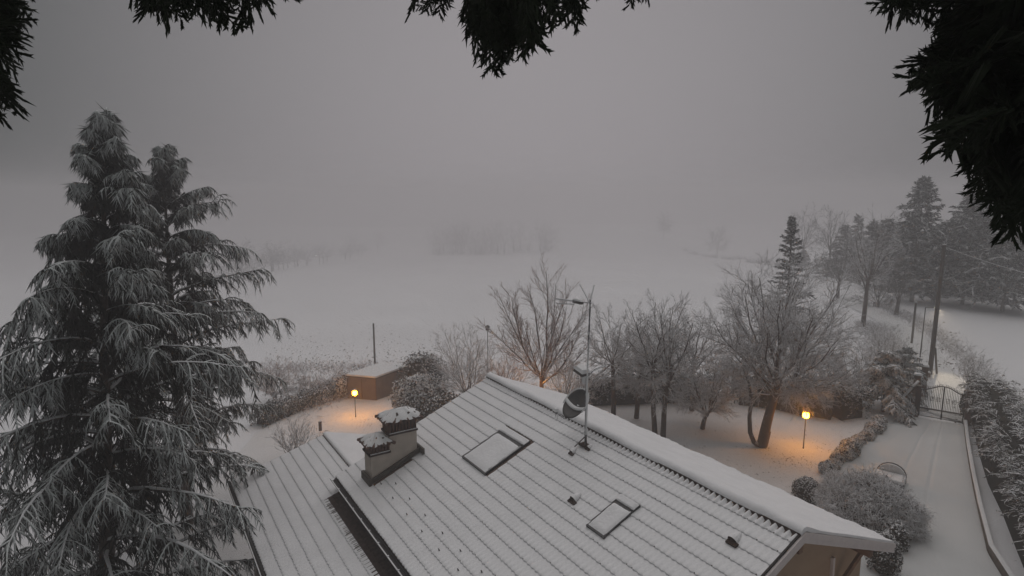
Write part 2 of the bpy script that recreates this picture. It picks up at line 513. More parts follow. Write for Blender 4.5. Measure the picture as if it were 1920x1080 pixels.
def shrub_ball(name, base, rad, label, cat='shrub', group=None, n=900, size=0.05, mt='hedge', seed=1, lump=0.12, parts=None):
    """a clipped leafy shrub: dark core, leaves with snow"""
    rng = np.random.default_rng(seed)
    rx, ry, rz = rad
    r = empty(name, base); tag(r, label, cat, group)
    th = rng.uniform(0, 2 * math.pi, n); c = rng.uniform(-0.55, 1, n); sr = np.sqrt(1 - c * c)
    D = np.stack([sr * np.cos(th), sr * np.sin(th), c], 1)
    q = 1 + lump * np.sin(D[:, 0] * 5 + seed) * np.cos(D[:, 1] * 6 + 2 * seed) + 0.06 * rng.normal(size=n)
    P = D * np.array([rx, ry, rz]) * q[:, None] + np.array([0, 0, rz * 0.75])
    V, F = leaf_cloud(P, D, size, rng)
    obj('foliage', mesh_np('foliage', V, F, M[mt]), r)
    mb = MB(); mb.ball((0, 0, rz * 0.72), (rx * 0.86, ry * 0.86, rz * 0.84), 12, 8, jit=0.06, rng=random)
    mb.build('stems', M['core'], r)  # one solid dark core, not stems: inner shade given as colour
    return r

# ------------------------------------------------------------------ ground
def ground_sheet():
    def axis(lo, hi, n, c, pw=2.2):
        t = np.linspace(-1, 1, n)
        a = np.sign(t) * np.abs(t) ** pw
        return np.where(a < 0, c + a * (c - lo), c + a * (hi - c))
    xs = axis(-420, 420, 181, 5); ys = axis(-30, 640, 181, 30)
    X, Y = np.meshgrid(xs, ys, indexing='ij')
    Z = terrain(X, Y)
    Z += 0.03 * np.sin(X * 1.7) * np.cos(Y * 1.3) * sstep(80, 40, Y)
    V = np.stack([X, Y, Z], -1).reshape(-1, 3)
    i, j = np.meshgrid(np.arange(180), np.arange(180), indexing='ij')
    a = i * 181 + j
    F = np.stack([a, a + 181, a + 182, a + 1], -1).reshape(-1, 4)
    tag(obj('ground', mesh_np('ground', V, F, M['field'], smooth=True)), kind='structure')
ground_sheet()

def sheet(name, poly_left, poly_right, lift, mat, nx=14, sub=8):
    """a strip between two lines of points, laid on the terrain"""
    def res(pl, n):
        pl = np.array([tuple(q)[:2] for q in pl], float)
        d = np.r_[0, np.cumsum(np.linalg.norm(np.diff(pl, axis=0), axis=1))]
        t = np.linspace(0, d[-1], n)
        return np.stack([np.interp(t, d, pl[:, 0]), np.interp(t, d, pl[:, 1])], 1)
    n = sub * (len(poly_left) - 1) + 1
    A, B = res(poly_left, n), res(poly_right, n)
    t = np.linspace(0, 1, nx + 1)[None, :, None]
    Pn = A[:, None] * (1 - t) + B[:, None] * t
    Z = terrain(Pn[..., 0], Pn[..., 1]) + 0.03 * np.sin(Pn[..., 0] * 1.7) * np.cos(Pn[..., 1] * 1.3) * sstep(80, 40, Pn[..., 1])
    e = np.minimum(np.linspace(0, 1, nx + 1), np.linspace(1, 0, nx + 1))[None]
    Z = Z + lift + 0.012 * np.sin(e * 25)
    if name == 'driveway':
        tr_ = np.linspace(0, 1, nx + 1)[None]
        for c_ in (0.46, 0.66):
            cc = c_ + 0.03 * np.sin(np.linspace(0, 5, n))[:, None]
            Z = Z - 0.035 * np.exp(-((tr_ - cc) / 0.018) ** 2)
    V = np.concatenate([Pn, Z[..., None]], -1).reshape(-1, 3)
    i, j = np.meshgrid(np.arange(n - 1), np.arange(nx), indexing='ij')
    a = i * (nx + 1) + j
    F = np.stack([a, a + nx + 1, a + nx + 2, a + 1], -1).reshape(-1, 4)
    return tag(obj(name, mesh_np(name, V, F, mat, smooth=True)), kind='structure')

# lawn: the garden inside the hedges
sheet('lawn', [G(480, 812), G(560, 775), G(650, 745), G(760, 742), G(1000, 752), G(1250, 752), G(1450, 765), G(1600, 775), G(1690, 782)],
      [(-13, 14), (-9, 15), (-5, 16), (0, 18), (4, 19), (8, 19.5), (11, 20.5), (14.3, 25), (21.3, 30.4)], 0.045, M['lawn'], 24, 8)
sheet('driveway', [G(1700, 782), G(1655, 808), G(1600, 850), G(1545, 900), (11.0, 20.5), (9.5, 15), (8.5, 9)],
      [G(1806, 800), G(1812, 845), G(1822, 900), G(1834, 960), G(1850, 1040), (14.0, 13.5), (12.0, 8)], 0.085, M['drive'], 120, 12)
sheet('road', [G(1722, 768), G(1738, 715), G(1725, 680), G(1680, 632), G(1640, 600), G(1600, 580), G(1560, 562)],
      [G(1808, 795), G(1806, 735), G(1785, 690), G(1745, 640), G(1690, 600), G(1640, 578), G(1590, 558)], 0.06, M['road'], 10, 8)

# ------------------------------------------------------------------ the house
AX = np.array([-0.787, 20.2513]); RZ = 5.7
EX = np.array([0.54248, -0.84007]); EY = np.array([0.84007, 0.54248])
HA = math.atan2(EX[1], EX[0])
S22, C22 = math.sin(R(22)), math.cos(R(22))
house = empty('house', (AX[0], AX[1], 0), HA)
tag(house, 'house under snow with long tiled gable roof, low side wing and stepped chimney', 'house')

def H2W(x, y, z=0.0):
    return np.array([AX[0] + EX[0] * x + EY[0] * y, AX[1] + EX[1] * x + EY[1] * y, z])

RL = 11.66                      # ridge length
rngt = np.random.default_rng(11)

def tile_variant(wd, L, seed, top_amp=0.001, amp=0.0085, lift=0.020, dark=0.5, mode='snow'):
    rng = np.random.default_rng(seed)
    nx = 6
    xs = np.linspace(-0.5, 0.5, nx + 1)
    cr = (1 + np.cos(2 * np.pi * xs)) / 2       # 1 on the crest, 0 in the valley
    rows = []
    ys = [0.0, -0.45, -0.80, -0.93, -1.0, -1.0]
    cutc = rng.uniform(0.0, 0.95, nx) ** 1.3
    jc = rng.uniform(-0.007, 0.007); jz = rng.uniform(-0.004, 0.005)
    for k, yy in enumerate(ys):
        if k < 5:
            a = top_amp + (amp - top_amp) * (-yy) ** 4
            z = 0.010 + lift * (-yy) + a * 2 * (cr - 0.5) + jz * cr * (-yy)
            y = np.full(nx + 1, yy * L)
            if k >= 3: y = y + (-0.014 - jc) * cr + 0.006 * rng.uniform(-1, 1) * cr
            if k == 4: z = z - 0.010
        else:
            y = np.full(nx + 1, -L + 0.004) + (-0.010 - jc) * cr
            z = np.full(nx + 1, 0.0)
        rows.append(np.stack([xs * wd, y, z], 1))
    V = np.concatenate(rows)
    F = []; mi = []
    has = rng.random() < dark
    cut = rng.uniform(0.05, 0.5)
    for k in range(len(ys) - 1):
        for i in range(nx):
            a = k * (nx + 1) + i
            F.append((a, a + nx + 1, a + nx + 2, a + 1)[::1])
            valley = i in (0, nx - 1)
            if mode == 'bare': mi.append(1)
            elif mode == 'half': mi.append(1 if -ys[k] < cutc[i] or (k == 0) else 0)
            else: mi.append(1 if ((k == 4 and ((valley and (has or i == 0)) or (has and rng.random() < 0.2))) or (k == 3 and valley and has and i == 0 and rng.random() < 0.6)) else 0)
    return V, np.array(F), np.array(mi)

class Roof:
    """a tiled slope; u along x, D down-slope from (y0,z0)"""
    def __init__(s, y0, z0, pitch, near=True):
        s.y0, s.z0, s.c, s.s = y0, z0, math.cos(pitch), math.sin(pitch); s.pitch = pitch
    def P(s, x, D, w=0.0):
        return (x, s.y0 - D * s.c - w * s.s, s.z0 - D * s.s + w * s.c)

main = Roof(0, RZ - 0.06, R(22))
TW, TL = RL / 80, 5.96 / 18
wing = Roof(-5.526, 3.067 - 0.05, R(16))
WX0, WX1 = -3.85, 11.0

roof_o = MB()
# near slab, far slab (below the snow), 0.16 thick
for q in ([(0, 0), (RL, 5.96)],):
    a = main.P(0, 0, -0.004); b = main.P(RL, 0, -0.004); c = main.P(RL, 5.95, -0.004); d = main.P(0, 5.95, -0.004)
    lo = [(p[0], p[1], p[2] - 0.15) for p in (a, b, c, d)]
    roof_o.hexa([lo[0], lo[3], lo[2], lo[1], a, d, c, b])
FARD = 4.0
def farP(x, D, w=0.0): return (x, D * C22 + w * S22, RZ - 0.06 - D * S22 + w * C22)
a = farP(0, 0, -0.004); b = farP(RL, 0, -0.004); c = farP(RL, FARD, -0.004); d = farP(0, FARD, -0.004)
lo = [(p[0], p[1], p[2] - 0.15) for p in (a, b, c, d)]
roof_o.hexa([lo[0], lo[1], lo[2], lo[3], a, b, c, d])
roof = roof_o.build('roof', M['soffit'], house)
wr = MB()
a = wing.P(WX0, -0.80, -0.004); b = wing.P(WX1, -0.80, -0.004); c = wing.P(WX1, 2.60, -0.004); d = wing.P(WX0, 2.60, -0.004)
lo = [(p[0], p[1], p[2] - 0.14) for p in (a, b, c, d)]
wr.hexa([lo[0], lo[3], lo[2], lo[1], a, d, c, b])
wroof = wr.build('wing_roof', M['clay'], house)

# tiles: the 300 that show largest are objects, the others one joined part
tiles = []   # (roofobj, x, D, L, pitch, key, roof)
for j in range(18):
    for i in range(80):
        x = (i + 0.5) * TW; D = j * TL
        if 0.95 < x < 1.75 and 3.9 < D + TL / 2 < 5.2: continue
        if 3.12 < x < 4.47 and 1.42 < D + TL / 2 < 3.0: continue
        if 8.07 < x < 8.66 and 1.38 < D + TL / 2 < 2.48: continue
        kind = 'top' if j == 0 else 's'
        pq = 0.5 + 0.3 * math.sin(x * 0.9 + 1.3 * j) * math.cos(x * 0.37 - 0.8 * j) + 0.12 * math.sin(x * 3.1 + j * 2.2)
        tiles.append((0, x, D, TW, TL, kind + str(int(rngt.integers(0, 3) + (0 if rngt.random() < pq else 3)))))
WTW, WTL = 0.1485, 0.34
for j in range(10):
    for i in range(int((WX1 - WX0) / WTW)):
        x = WX0 + (i + 0.5) * WTW; D = -0.80 + j * WTL
        if x > 0.05 and D < -0.5: continue
        kind = 's'
        if x > 0.35:
            if D < -0.05: kind = 'b'
            elif D < 0.3: kind = 'h'
        tiles.append((1, x, D, WTW, WTL, kind + str(int(rngt.integers(0, 6)))))
var = {}
for q in range(6):
    for rf, (tw, tl) in ((0, (TW, TL)), (1, (WTW, WTL))):
        dk = 1.0 if q < 3 else 0.0
        var[(rf, 's' + str(q))] = tile_variant(tw, tl, 40 + q, dark=dk)
        var[(rf, 'top' + str(q))] = tile_variant(tw, tl, 60 + q, top_amp=0.034, dark=dk)
        var[(rf, 'b' + str(q))] = tile_variant(tw, tl, 80 + q, amp=0.02, top_amp=0.012, mode='bare')
        var[(rf, 'h' + str(q))] = tile_variant(tw, tl, 90 + q, amp=0.014, mode='half')
camxy = np.array([0, 0, CAM_H])
def tile_pos(t):
    rf = main if t[0] == 0 else wing
    return rf.P(t[1], t[2])
def in_view(t):
    p = tile_pos(t); wp = H2W(p[0], p[1], p[2]) - camxy
    d = wp[1] * cp - wp[2] * sp
    if d <= 0: return False, 0
    u = 960 + FPX * wp[0] / d; v = 540 - FPX * (wp[1] * sp + wp[2] * cp) / d
    return (0 < u < 1920 and 0 < v < 1075), d
seen = []
for n_, t in enumerate(tiles):
    ok, d = in_view(t)
    if ok and t[0] == 0: seen.append((d, n_))
seen.sort()
single = set(n_ for _, n_ in seen[:300])
tmesh = {}
for key, (V, F, mi) in var.items():
    tmesh[key] = mesh_np('roof_tile', V, F, [M['roof'], M['clay']], mi, smooth=False)
for n_ in sorted(single):
    t = tiles[n_]
    o = obj('roof_tile', tmesh[(t[0], t[5])], roof if t[0] == 0 else wroof, tile_pos(t), (main.pitch if t[0] == 0 else wing.pitch, 0, 0))
def join_tiles(rfi, parent, name):
    Vs, Fs, Ms, off = [], [], [], 0
    rf = main if rfi == 0 else wing
    ca, sa = rf.c, rf.s
    for n_, t in enumerate(tiles):
        if t[0] != rfi or n_ in single: continue
        V, F, mi = var[(t[0], t[5])]
        p = tile_pos(t)
        W = np.stack([V[:, 0] + p[0], V[:, 1] * ca - V[:, 2] * sa + p[1], V[:, 1] * sa + V[:, 2] * ca + p[2]], 1)
        Vs.append(W); Fs.append(F + off); Ms.append(mi); off += len(V)
    o = obj(name, mesh_np(name, np.concatenate(Vs), np.concatenate(Fs), [M['roof'], M['clay']], np.concatenate(Ms)), parent)
    tag(o, kind='stuff')
join_tiles(0, roof, 'tile_courses')
join_tiles(1, wroof, 'tile_courses')

# snow sheet on the far slope with the rounded ridge roll
def far_snow():
    nx, D = 160, [(-0.128, 0.060), (-0.135, 0.085), (-0.11, 0.125), (-0.05, 0.150), (0.05, 0.150), (0.2, 0.125), (0.5, 0.10), (1.0, 0.092), (1.6, 0.092), (2.2, 0.09), (2.8, 0.088), (3.4, 0.085), (3.9, 0.08), (4.03, 0.06), (4.05, -0.02)]
    xs = np.linspace(-0.03, RL + 0.02, nx + 1)
    rng = np.random.default_rng(3)
    wav = 0.008 * np.sin(xs * 3.1) + 0.006 * np.sin(xs * 7.7 + 1) + 0.004 * rng.normal(size=nx + 1)
    V = np.zeros((len(D), nx + 1, 3))
    for k, (d, wv) in enumerate(D):
        if d < 0.06:
            c = np.stack([xs, np.full_like(xs, d), np.full_like(xs, RZ - 0.06 + wv - abs(d) * 0.40)], 1)
            c[:, 2] += wav * (0.9 if k > 1 else 0.3); c[:, 1] += (0.010 * np.sin(xs * 2.3 + k)) if k < 3 else 0
        else:
            p = farP(0, d, wv)
            c = np.stack([xs, np.full_like(xs, p[1]), np.full_like(xs, p[2])], 1)
            c[:, 2] += 0.5 * wav + 0.003 * rng.normal(size=nx + 1)
            if k >= len(D) - 3: c[:, 1] += 0.022 * rng.normal(size=nx + 1) + 0.03 * np.sin(xs * 4.1) * np.sin(xs * 1.3)
        V[k] = c
    n = nx + 1
    F = [(k * n + i, k * n + i + 1, (k + 1) * n + i + 1, (k + 1) * n + i) for k in range(len(D) - 1) for i in range(nx)]
    o = obj('ridge_snow', mesh_np('ridge_snow', V.reshape(-1, 3), F, M['roof'], smooth=True), roof)
    mb = MB()
    mb.box((RL / 2, -0.105, RZ - 0.075), (RL, 0.05, 0.085))
    mb.box((RL / 2, 0, RZ - 0.02), (RL - 0.01, 0.16, 0.10))
    mb.build('ridge_tile_bed', M['clay'], roof)
    # end caps of the snow at the gable
    for xe in (RL + 0.018, -0.028):
        mb = MB()
        P = [(xe, V[k][-1 if xe > 1 else 0][1], V[k][-1 if xe > 1 else 0][2]) for k in range(len(D))]
        Q = [(xe, p[1], p[2] - 0.06 - (0.04 if k < 6 else 0)) for k, p in enumerate(P)]
        mb.add(P + Q, [(k, k + 1, k + 1 + len(D), k + len(D)) for k in range(len(D) - 1)])
        mb.build('snow_edge', M['roof'], roof)
far_snow()

# wing: far slope of snow and its ridge
mb = MB()
wy, wz = wing.P(0, -0.80)[1], wing.P(0, -0.80)[2]
n = 26
xs = [WX0 - 0.02 + (0.02 - 0.04 - WX0) * i / n for i in range(n + 1)]
prof = [(-0.10, -0.005), (-0.10, 0.05), (-0.04, 0.085), (0.05, 0.08), (0.3, 0.0), (1.0, -0.21), (1.8, -0.44), (2.6, -0.66), (2.62, -0.75)]
V = []
for dy, dz in prof:
    for x in xs:
        V.append((x, wy + dy, wz + dz + random.uniform(-0.006, 0.006)))
mb.add(V, [(k * (n + 1) + i, k * (n + 1) + i + 1, (k + 1) * (n + 1) + i + 1, (k + 1) * (n + 1) + i) for k in range(len(prof) - 1) for i in range(n)])
mb.build('ridge_snow', M['roof'], wroof, smooth=True)
mb = MB()
for i in range(26):   # dark teeth under the ridge roll
    x = WX0 + 0.1 + i * 0.1485
    if x < -0.1: mb.box((x, wy - 0.115, wz - 0.0), (0.05, 0.03, 0.045))
mb.build('ridge_tile_bed', M['clay'], wroof)

# walls
mb = MB()
ZG = RZ - 0.06
def gable(x, t):
    # pentagon wall slab from x to x+t
    yn, yf = -5.0, 3.42
    zn, zf = ZG - 5.0 * math.tan(R(22)) - 0.2, ZG - 3.42 * math.tan(R(22)) - 0.2
    P = [(yn, -2.2), (yf, -2.2), (yf, zf), (0, ZG - 0.22), (yn, zn)]
    V = [(x, *p) for p in P] + [(x + t, *p) for p in P]
    mb.add(V, [(4, 3, 2, 1, 0), (5, 6, 7, 8, 9)] + [(i, (i + 1) % 5, (i + 1) % 5 + 5, i + 5) for i in range(5)])
gable(11.02, 0.12)
gable(0.35, 0.12)
mb.box((5.75, -4.98, 0.5), (10.5, 0.12, 5.3)); mb.box((5.75, 3.36, 1.0), (10.5, 0.12, 6.2 - 0.3))
mb.build('wall', M['wall'], house)
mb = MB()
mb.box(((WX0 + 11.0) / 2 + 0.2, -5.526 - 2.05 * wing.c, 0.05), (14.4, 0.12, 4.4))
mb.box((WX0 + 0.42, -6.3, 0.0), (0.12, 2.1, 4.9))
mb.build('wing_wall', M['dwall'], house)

# verge boards: a stepped painted band round the gable end
def verge(name, P0, P1):
    g = MB()
    for (dx, top, ht, th) in ((0.02, 0.03, 0.10, 0.03), (-0.006, -0.065, 0.13, 0.05)):
        a = Vector(P0) + Vector((dx, 0, top)); b = Vector(P1) + Vector((dx, 0, top))
        g.hexa([a + Vector((-th, 0, -ht)), a + Vector((th * 0.3, 0, -ht)), b + Vector((th * 0.3, 0, -ht)), b + Vector((-th, 0, -ht)),
                a + Vector((-th, 0, 0)), a + Vector((th * 0.3, 0, 0)), b + Vector((th * 0.3, 0, 0)), b + Vector((-th, 0, 0))])
    return g.build(name, M['fascia'], house)
verge('verge_board', farP(RL + 0.02, 0, 0.0), farP(RL + 0.02, FARD, 0.0))
verge('verge_board', main.P(RL + 0.02, 5.97, 0.0), main.P(RL + 0.02, 0.0, 0.0))
g = MB(); a = main.P(RL - 0.02, 0.12, 0.04); b = main.P(RL - 0.02, 5.9, 0.04)
g.bar(a, b, 0.035, 0.035); g.build('verge_flashing', M['gutter'], house)
g = MB(); a = farP(RL + 0.0, FARD, -0.09); b = farP(0.0, FARD, -0.09)
g.tube([a, b], 0.06, 8); g.build('far_gutter', M['gutter'], house)

# purlins and brace under the gable overhang, downpipe
g = MB()
for y_, z_ in ((2.78, RZ - 2.78 * 0.404 - 0.36), (0.0, RZ - 0.42), (-2.9, RZ - 2.9 * 0.404 - 0.36)):
    g.box((11.35, y_, z_), (0.56, 0.13, 0.16))
g.build('purlin', M['wood'], house)
g = MB(); g.bar((11.16, 2.14, 3.0), (11.16, 2.10, 4.12), 0.09, 0.07); g.build('brace_post', M['fascia'], house)
g = MB(); g.bar((11.16, 2.1, 3.05), (11.42, 2.78, 4.12), 0.07, 0.08); g.build('brace', M['wood'], house)
# window with shutter under the brace (its head just shows)
g = MB(); g.box((11.165, 3.0, 2.4), (0.05, 0.85, 1.5)); g.build('shutter', M['wood'], house)
# gutter along the near eave
g = MB()
EYY, EZZ = main.P(0, 5.98)[1], main.P(0, 5.98)[2]
prof = [(math.cos(t) * 0.085 - 0.085, math.sin(t) * 0.085 - 0.01) for t in [math.pi * (1 + k / 8) for k in range(9)]]
V = []; F = []
for sgn, off in ((1, 0), (0.88, 0)):
    for x in (0.05, RL):
        for (dy, dz) in prof:
            V.append((x, EYY - 0.0 + (dy + 0.085) * sgn - 0.085, EZZ + dz * sgn))
for k in range(8):
    F.append((k, k + 1, 9 + k + 1, 9 + k)); F.append((18 + k + 1, 18 + k, 27 + k, 27 + k + 1))
g.add(V, F)
gut = g.build('gutter', M['gutter'], house)
g = MB(); g.tube([(0.05, EYY - 0.165, EZZ + 0.008), (RL, EYY - 0.165, EZZ + 0.008)], 0.018, 6); g.build('gutter_snow', M['cap'], gut)
g = MB(); g.box((RL / 2 + 0.02, EYY - 0.02, EZZ - 0.13), (RL - 0.1, 0.025, 0.2)); g.build('eave_board', M['gutter'], house)
for k in range(18):
    g = MB(); g.box((0.25 + k * 0.65, EYY - 0.155, EZZ + 0.018), (0.035, 0.05, 0.025)); g.build('gutter_bracket', M['steel_snow'], gut)
# wing gutter and verge
wy2, wz2 = wing.P(0, 2.62)[1], wing.P(0, 2.62)[2]
g = MB(); g.tube([(WX0, wy2 - 0.05, wz2 - 0.05), (WX1, wy2 - 0.05, wz2 - 0.05)], 0.07, 8); g.build('wing_gutter', M['gutter'], house)
g = MB(); g.tube([(WX0, wy2 - 0.11, wz2 + 0.005), (WX1, wy2 - 0.11, wz2 + 0.005)], 0.016, 6); g.build('wing_gutter_snow', M['cap'], house)

# skylights
def skylight(x0, x1, D0, D1, box):
    W = x1 - x0; L = D1 - D0
    p = main.P((x0 + x1) / 2, D0, 0)
    r = empty('skylight', p); r.parent = house; r.rotation_euler = (main.pitch, 0, 0)
    g = MB()   # frame: flashing tray and four sides
    g.box((0, -L / 2, 0.012), (W - 0.05, L - 0.05, 0.03))
    for sx in (-1, 1): g.box((sx * (W / 2 - 0.03), -L / 2, 0.045), (0.035, L, 0.05))
    g.box((0, -L + 0.03, 0.042), (W - 0.002, 0.045, 0.06)); g.box((0, -0.02, 0.042), (W - 0.002, 0.03, 0.05))
    g.build('frame', M['frame'], r)
    g = MB(); g.box((0, -L / 2 - 0.04, 0.066), (W - 0.13, L - box - 0.16, 0.025)); g.build('pane', M['frame'], r)
    def pad(name, c, d):
        gx, gy = 12, 12
        rng = random.Random(int(W * 100) + int(d[1] * 10))
        V = []; F = []
        for j in range(gy + 1):
            for i in range(gx + 1):
                ex, ey = i / gx, j / gy
                e = min(ex, 1 - ex, 1) * 8; e2 = min(ey, 1 - ey) * 8
                hh = d[2] * (min(1, e) * min(1, e2)) ** 0.35
                ox = rng.uniform(-0.006, 0.006) if min(ex, 1 - ex, ey, 1 - ey) < 0.01 else 0
                V.append((c[0] + (ex - 0.5) * d[0] + ox, c[1] + (ey - 0.5) * d[1] + ox, c[2] + hh + rng.uniform(-0.002, 0.002)))
        for j in range(gy):
            for i in range(gx):
                a = j * (gx + 1) + i; F.append((a, a + 1, a + gx + 2, a + gx + 1))
        g = MB(); g.add(V, F); return g.build(name, M['roof'], r, smooth=True)
    pad('pane_snow', (0, -L / 2 - box / 2 + 0.012, 0.060), (W - 0.035, L - box - 0.055, 0.04))
    pad('head_snow', (0, -box / 2 + 0.005, 0.085), (W - 0.005, box - 0.04, 0.04))
    g = MB(); g.box((0, -box / 2 - 0.01, 0.05), (W - 0.02, box - 0.03, 0.075)); g.build('head_cover', M['frame'], r)
    return r
skylight(3.14, 4.44, 1.40, 3.00, 0.27)
skylight(8.07, 8.66, 1.35, 2.50, 0.24)

# snow hooks poking through
for (x, D) in [(1.88, 5.12), (2.83, 5.14), (3.82, 5.15), (4.76, 5.15), (5.7, 5.14), (6.62, 5.12), (2.32, 4.82), (3.32, 4.83), (4.31, 4.83), (5.29, 4.82), (6.18, 4.80), (7.12, 4.78)]:
    g = MB(); g.box((0, 0, 0.03), (0.045, 0.03, 0.09), taper=0.6); g.build('snow_hook', M['gutter'], roof, main.P(x, D, 0.0), (main.pitch, 0, 0))
# vent tiles
for (x, D, s_) in [(7.20, 2.05, 1.0), (10.76, 0.86, 1.0), (5.85, 0.98, 0.7), (6.1, 0.62, 0.6)]:
    g = MB()
    V = []; F = []
    for j, (yy, sc_) in enumerate(((0.16, 0.25), (0.0, 0.9), (-0.10, 1.0))):
        for i in range(7):
            t = math.pi * i / 6
            V.append((0.11 * s_ * sc_ * math.cos(t), yy * s_, 0.02 + 0.10 * s_ * sc_ * math.sin(t)))
    for j in range(2):
        for i in range(6):
            a = j * 7 + i; F.append((a, a + 1, a + 8, a + 7))
    g.add(V, F, 0)
    g.add([(0.11 * s_ * math.cos(math.pi * i / 6), -0.095 * s_, 0.02 + 0.10 * s_ * math.sin(math.pi * i / 6)) for i in range(7)], [tuple(range(7))], 1)
    g.box((0.03, -0.15 * s_, 0.02), (0.24 * s_, 0.10 * s_, 0.035), 1)
    g.build('vent_tile', [M['roof'], M['clay']], roof, main.P(x, D, 0.02), (main.pitch, 0, 0))

# chimney: stepped stack with two louvred, tile-capped heads
chim = empty('chimney', (1.32, -4.2, 3.9)); chim.parent = house
def CB(y0, y1, z0, z1, x0=-0.28, x1=0.28):
    return ((x0 + x1) / 2, (y0 + y1) / 2 + 4.2, (z0 + z1) / 2 - 3.9), (x1 - x0, y1 - y0, z1 - z0)
g = MB(); g.box(*CB(-4.36, -3.50, 3.9, 5.0)); g.box(*CB(-4.93, -4.36, 3.5, 4.5)); g.build('stack', M['plaster'], chim)
g = MB()
for zz, yy0, yy1 in ((0, -4.97, -3.42),):
    # flashing strip following the slope on both sides
    for xs_ in (-0.31, 0.31):
        a = (xs_, -5.0 + 4.2, RZ - 5.0 * 0.404 - 3.9 + 0.06); b = (xs_, -3.42 + 4.2, RZ - 3.42 * 0.404 - 3.9 + 0.06)
        g.bar(a, b, 0.06, 0.13)
    g.box((0, -4.99 + 4.2, RZ - 4.99 * 0.404 - 3.9 + 0.06), (0.70, 0.09, 0.22)); g.box((0.12, -3.40 + 4.2, RZ - 3.40 * 0.404 - 3.9 + 0.07), (0.85, 0.06, 0.17))
g.build('flashing', M['lead'], chim)
def head(y0, y1, zb, zt, x0, x1, peak, over, hx):
    cy = (y0 + y1) / 2 + 4.2; cx = (x0 + x1) / 2; cz = -3.9
    W, L = x1 - x0, y1 - y0
    h = empty('chimney_head', (cx, cy, zb - 3.9)); h.parent = chim
    # kept to three levels: the head's pieces hang straight under the chimney
    bpy.data.objects.remove(h)
    g = MB(); g.box((cx, cy, zb + cz + 0.03), (W + 0.06, L + 0.06, 0.06)); g.box((cx, cy, zt + cz - 0.02), (W + 0.06, L + 0.06, 0.05))
    g.box((cx, cy, (zb + zt) / 2 + cz), (W - 0.16, L - 0.16, zt - zb - 0.02)); g.build('head_frame', M['clay'], chim)
    nb = max(4, int(round(L / 0.105)))
    for k in range(nb + 1):
        for sx in (-1, 1):
            g = MB(); g.box((cx + sx * (W / 2 - 0.02), cy - L / 2 + 0.03 + k * (L - 0.06) / nb, (zb + zt) / 2 + cz), (0.06, 0.045, zt - zb - 0.10))
            g.build('louvre_brick', M['clay2'], chim)
    nb = max(3, int(round(W / 0.115)))
    for k in range(1, nb):
        for sy in (-1, 1):
            g = MB(); g.box((cx - W / 2 + 0.03 + k * (W - 0.06) / nb, cy + sy * (L / 2 - 0.02), (zb + zt) / 2 + cz), (0.05, 0.06, zt - zb - 0.10))
            g.build('louvre_brick', M['clay2'], chim)
    g = MB()   # snow on the sill
    for sx in (-1, 1): g.box((cx + sx * (W / 2 + 0.012), cy, zb + cz + 0.068), (0.035, L, 0.022))
    g.build('sill_snow', M['cap'], chim)
    # hipped cap of barrel tiles, thick wavy snow on it
    ex, ey = W / 2 + over, L / 2 + over
    nx_, ny_ = 40, 8
    rng = random.Random(int(L * 1000))
    V = []; F = []; mi = []
    per = []
    for k in range(nx_):       # walk round the eave
        t = k / nx_ * 4; s_ = int(t); f = t - s_
        per.append([(ex, -ey + 2 * ey * f), (ex - 2 * ex * f, ey), (-ex, ey - 2 * ey * f), (-ex + 2 * ex * f, -ey)][s_])
    rl = max(0.0, ey - ex) * 0.8
    for j in range(ny_ + 1):
        q = j / ny_
        for k, (px, py) in enumerate(per):
            wv = 0.018 * math.cos(k * math.pi) if False else 0.020 * math.sin(k * 2 * math.pi / 4.0)
            tx, ty = 0.0, max(-rl, min(rl, py))
            x_ = px * (1 - q) + tx * q; y_ = py * (1 - q) + ty * q
            rad_ = 1 + (rng.uniform(-0.05, 0.05) + (0.05 if k % 4 == 1 else -0.03)) * (1 - q)
            z_ = zt + cz + 0.03 + hx * (q ** 0.8) + 0.03 * (1 if k % 4 in (0, 1) else 0) * (1 - q) + rng.uniform(-0.012, 0.012) + wv * (1 - q)
            V.append((cx + x_ * rad_, cy + y_ * rad_, z_))
    for j in range(ny_):
        for k in range(nx_):
            F.append((j * nx_ + k, j * nx_ + (k + 1) % nx_, (j + 1) * nx_ + (k + 1) % nx_, (j + 1) * nx_ + k))
            mi.append(1 if (j in (3, 4) and k % 4 == 3 and rng.random() < 0.55) or (j == 2 and k % 8 == 3 and rng.random() < 0.3) else 0)
    F.append(tuple((ny_) * nx_ + k for k in range(nx_))); mi.append(0)
    me = bpy.data.meshes.new('cap_snow'); me.from_pydata(V, [], F); me.materials.append(M['cap']); me.materials.append(M['clay'])
    me.polygons.foreach_set('material_index', mi)
    me.polygons.foreach_set('use_smooth', [True] * len(F)); me.update()
    obj('cap_snow', me, chim)
    for k in range(0, nx_, 2):  # tile ends under the snow
        px, py = per[k]
        ln = math.hypot(px, py); dx, dy = px / ln, py / ln
        g = MB()
        g.tube([(cx + px * 1.03, cy + py * 1.03, zt + cz + 0.005), (cx + px * 0.6, cy + py * 0.6, zt + cz + 0.09)], 0.045, 6)
        g.build('cap_tile', M['clay2'], chim)
head(-4.36, -3.50, 5.0, 5.40, -0.28, 0.28, 0, 0.14, 0.27)
head(-4.95, -4.36, 4.50, 4.80, -0.28, 0.28, 0, 0.12, 0.26)
# drifted snow at the chimney foot
for px_, pd in ((0.95, 0), ):
    pass

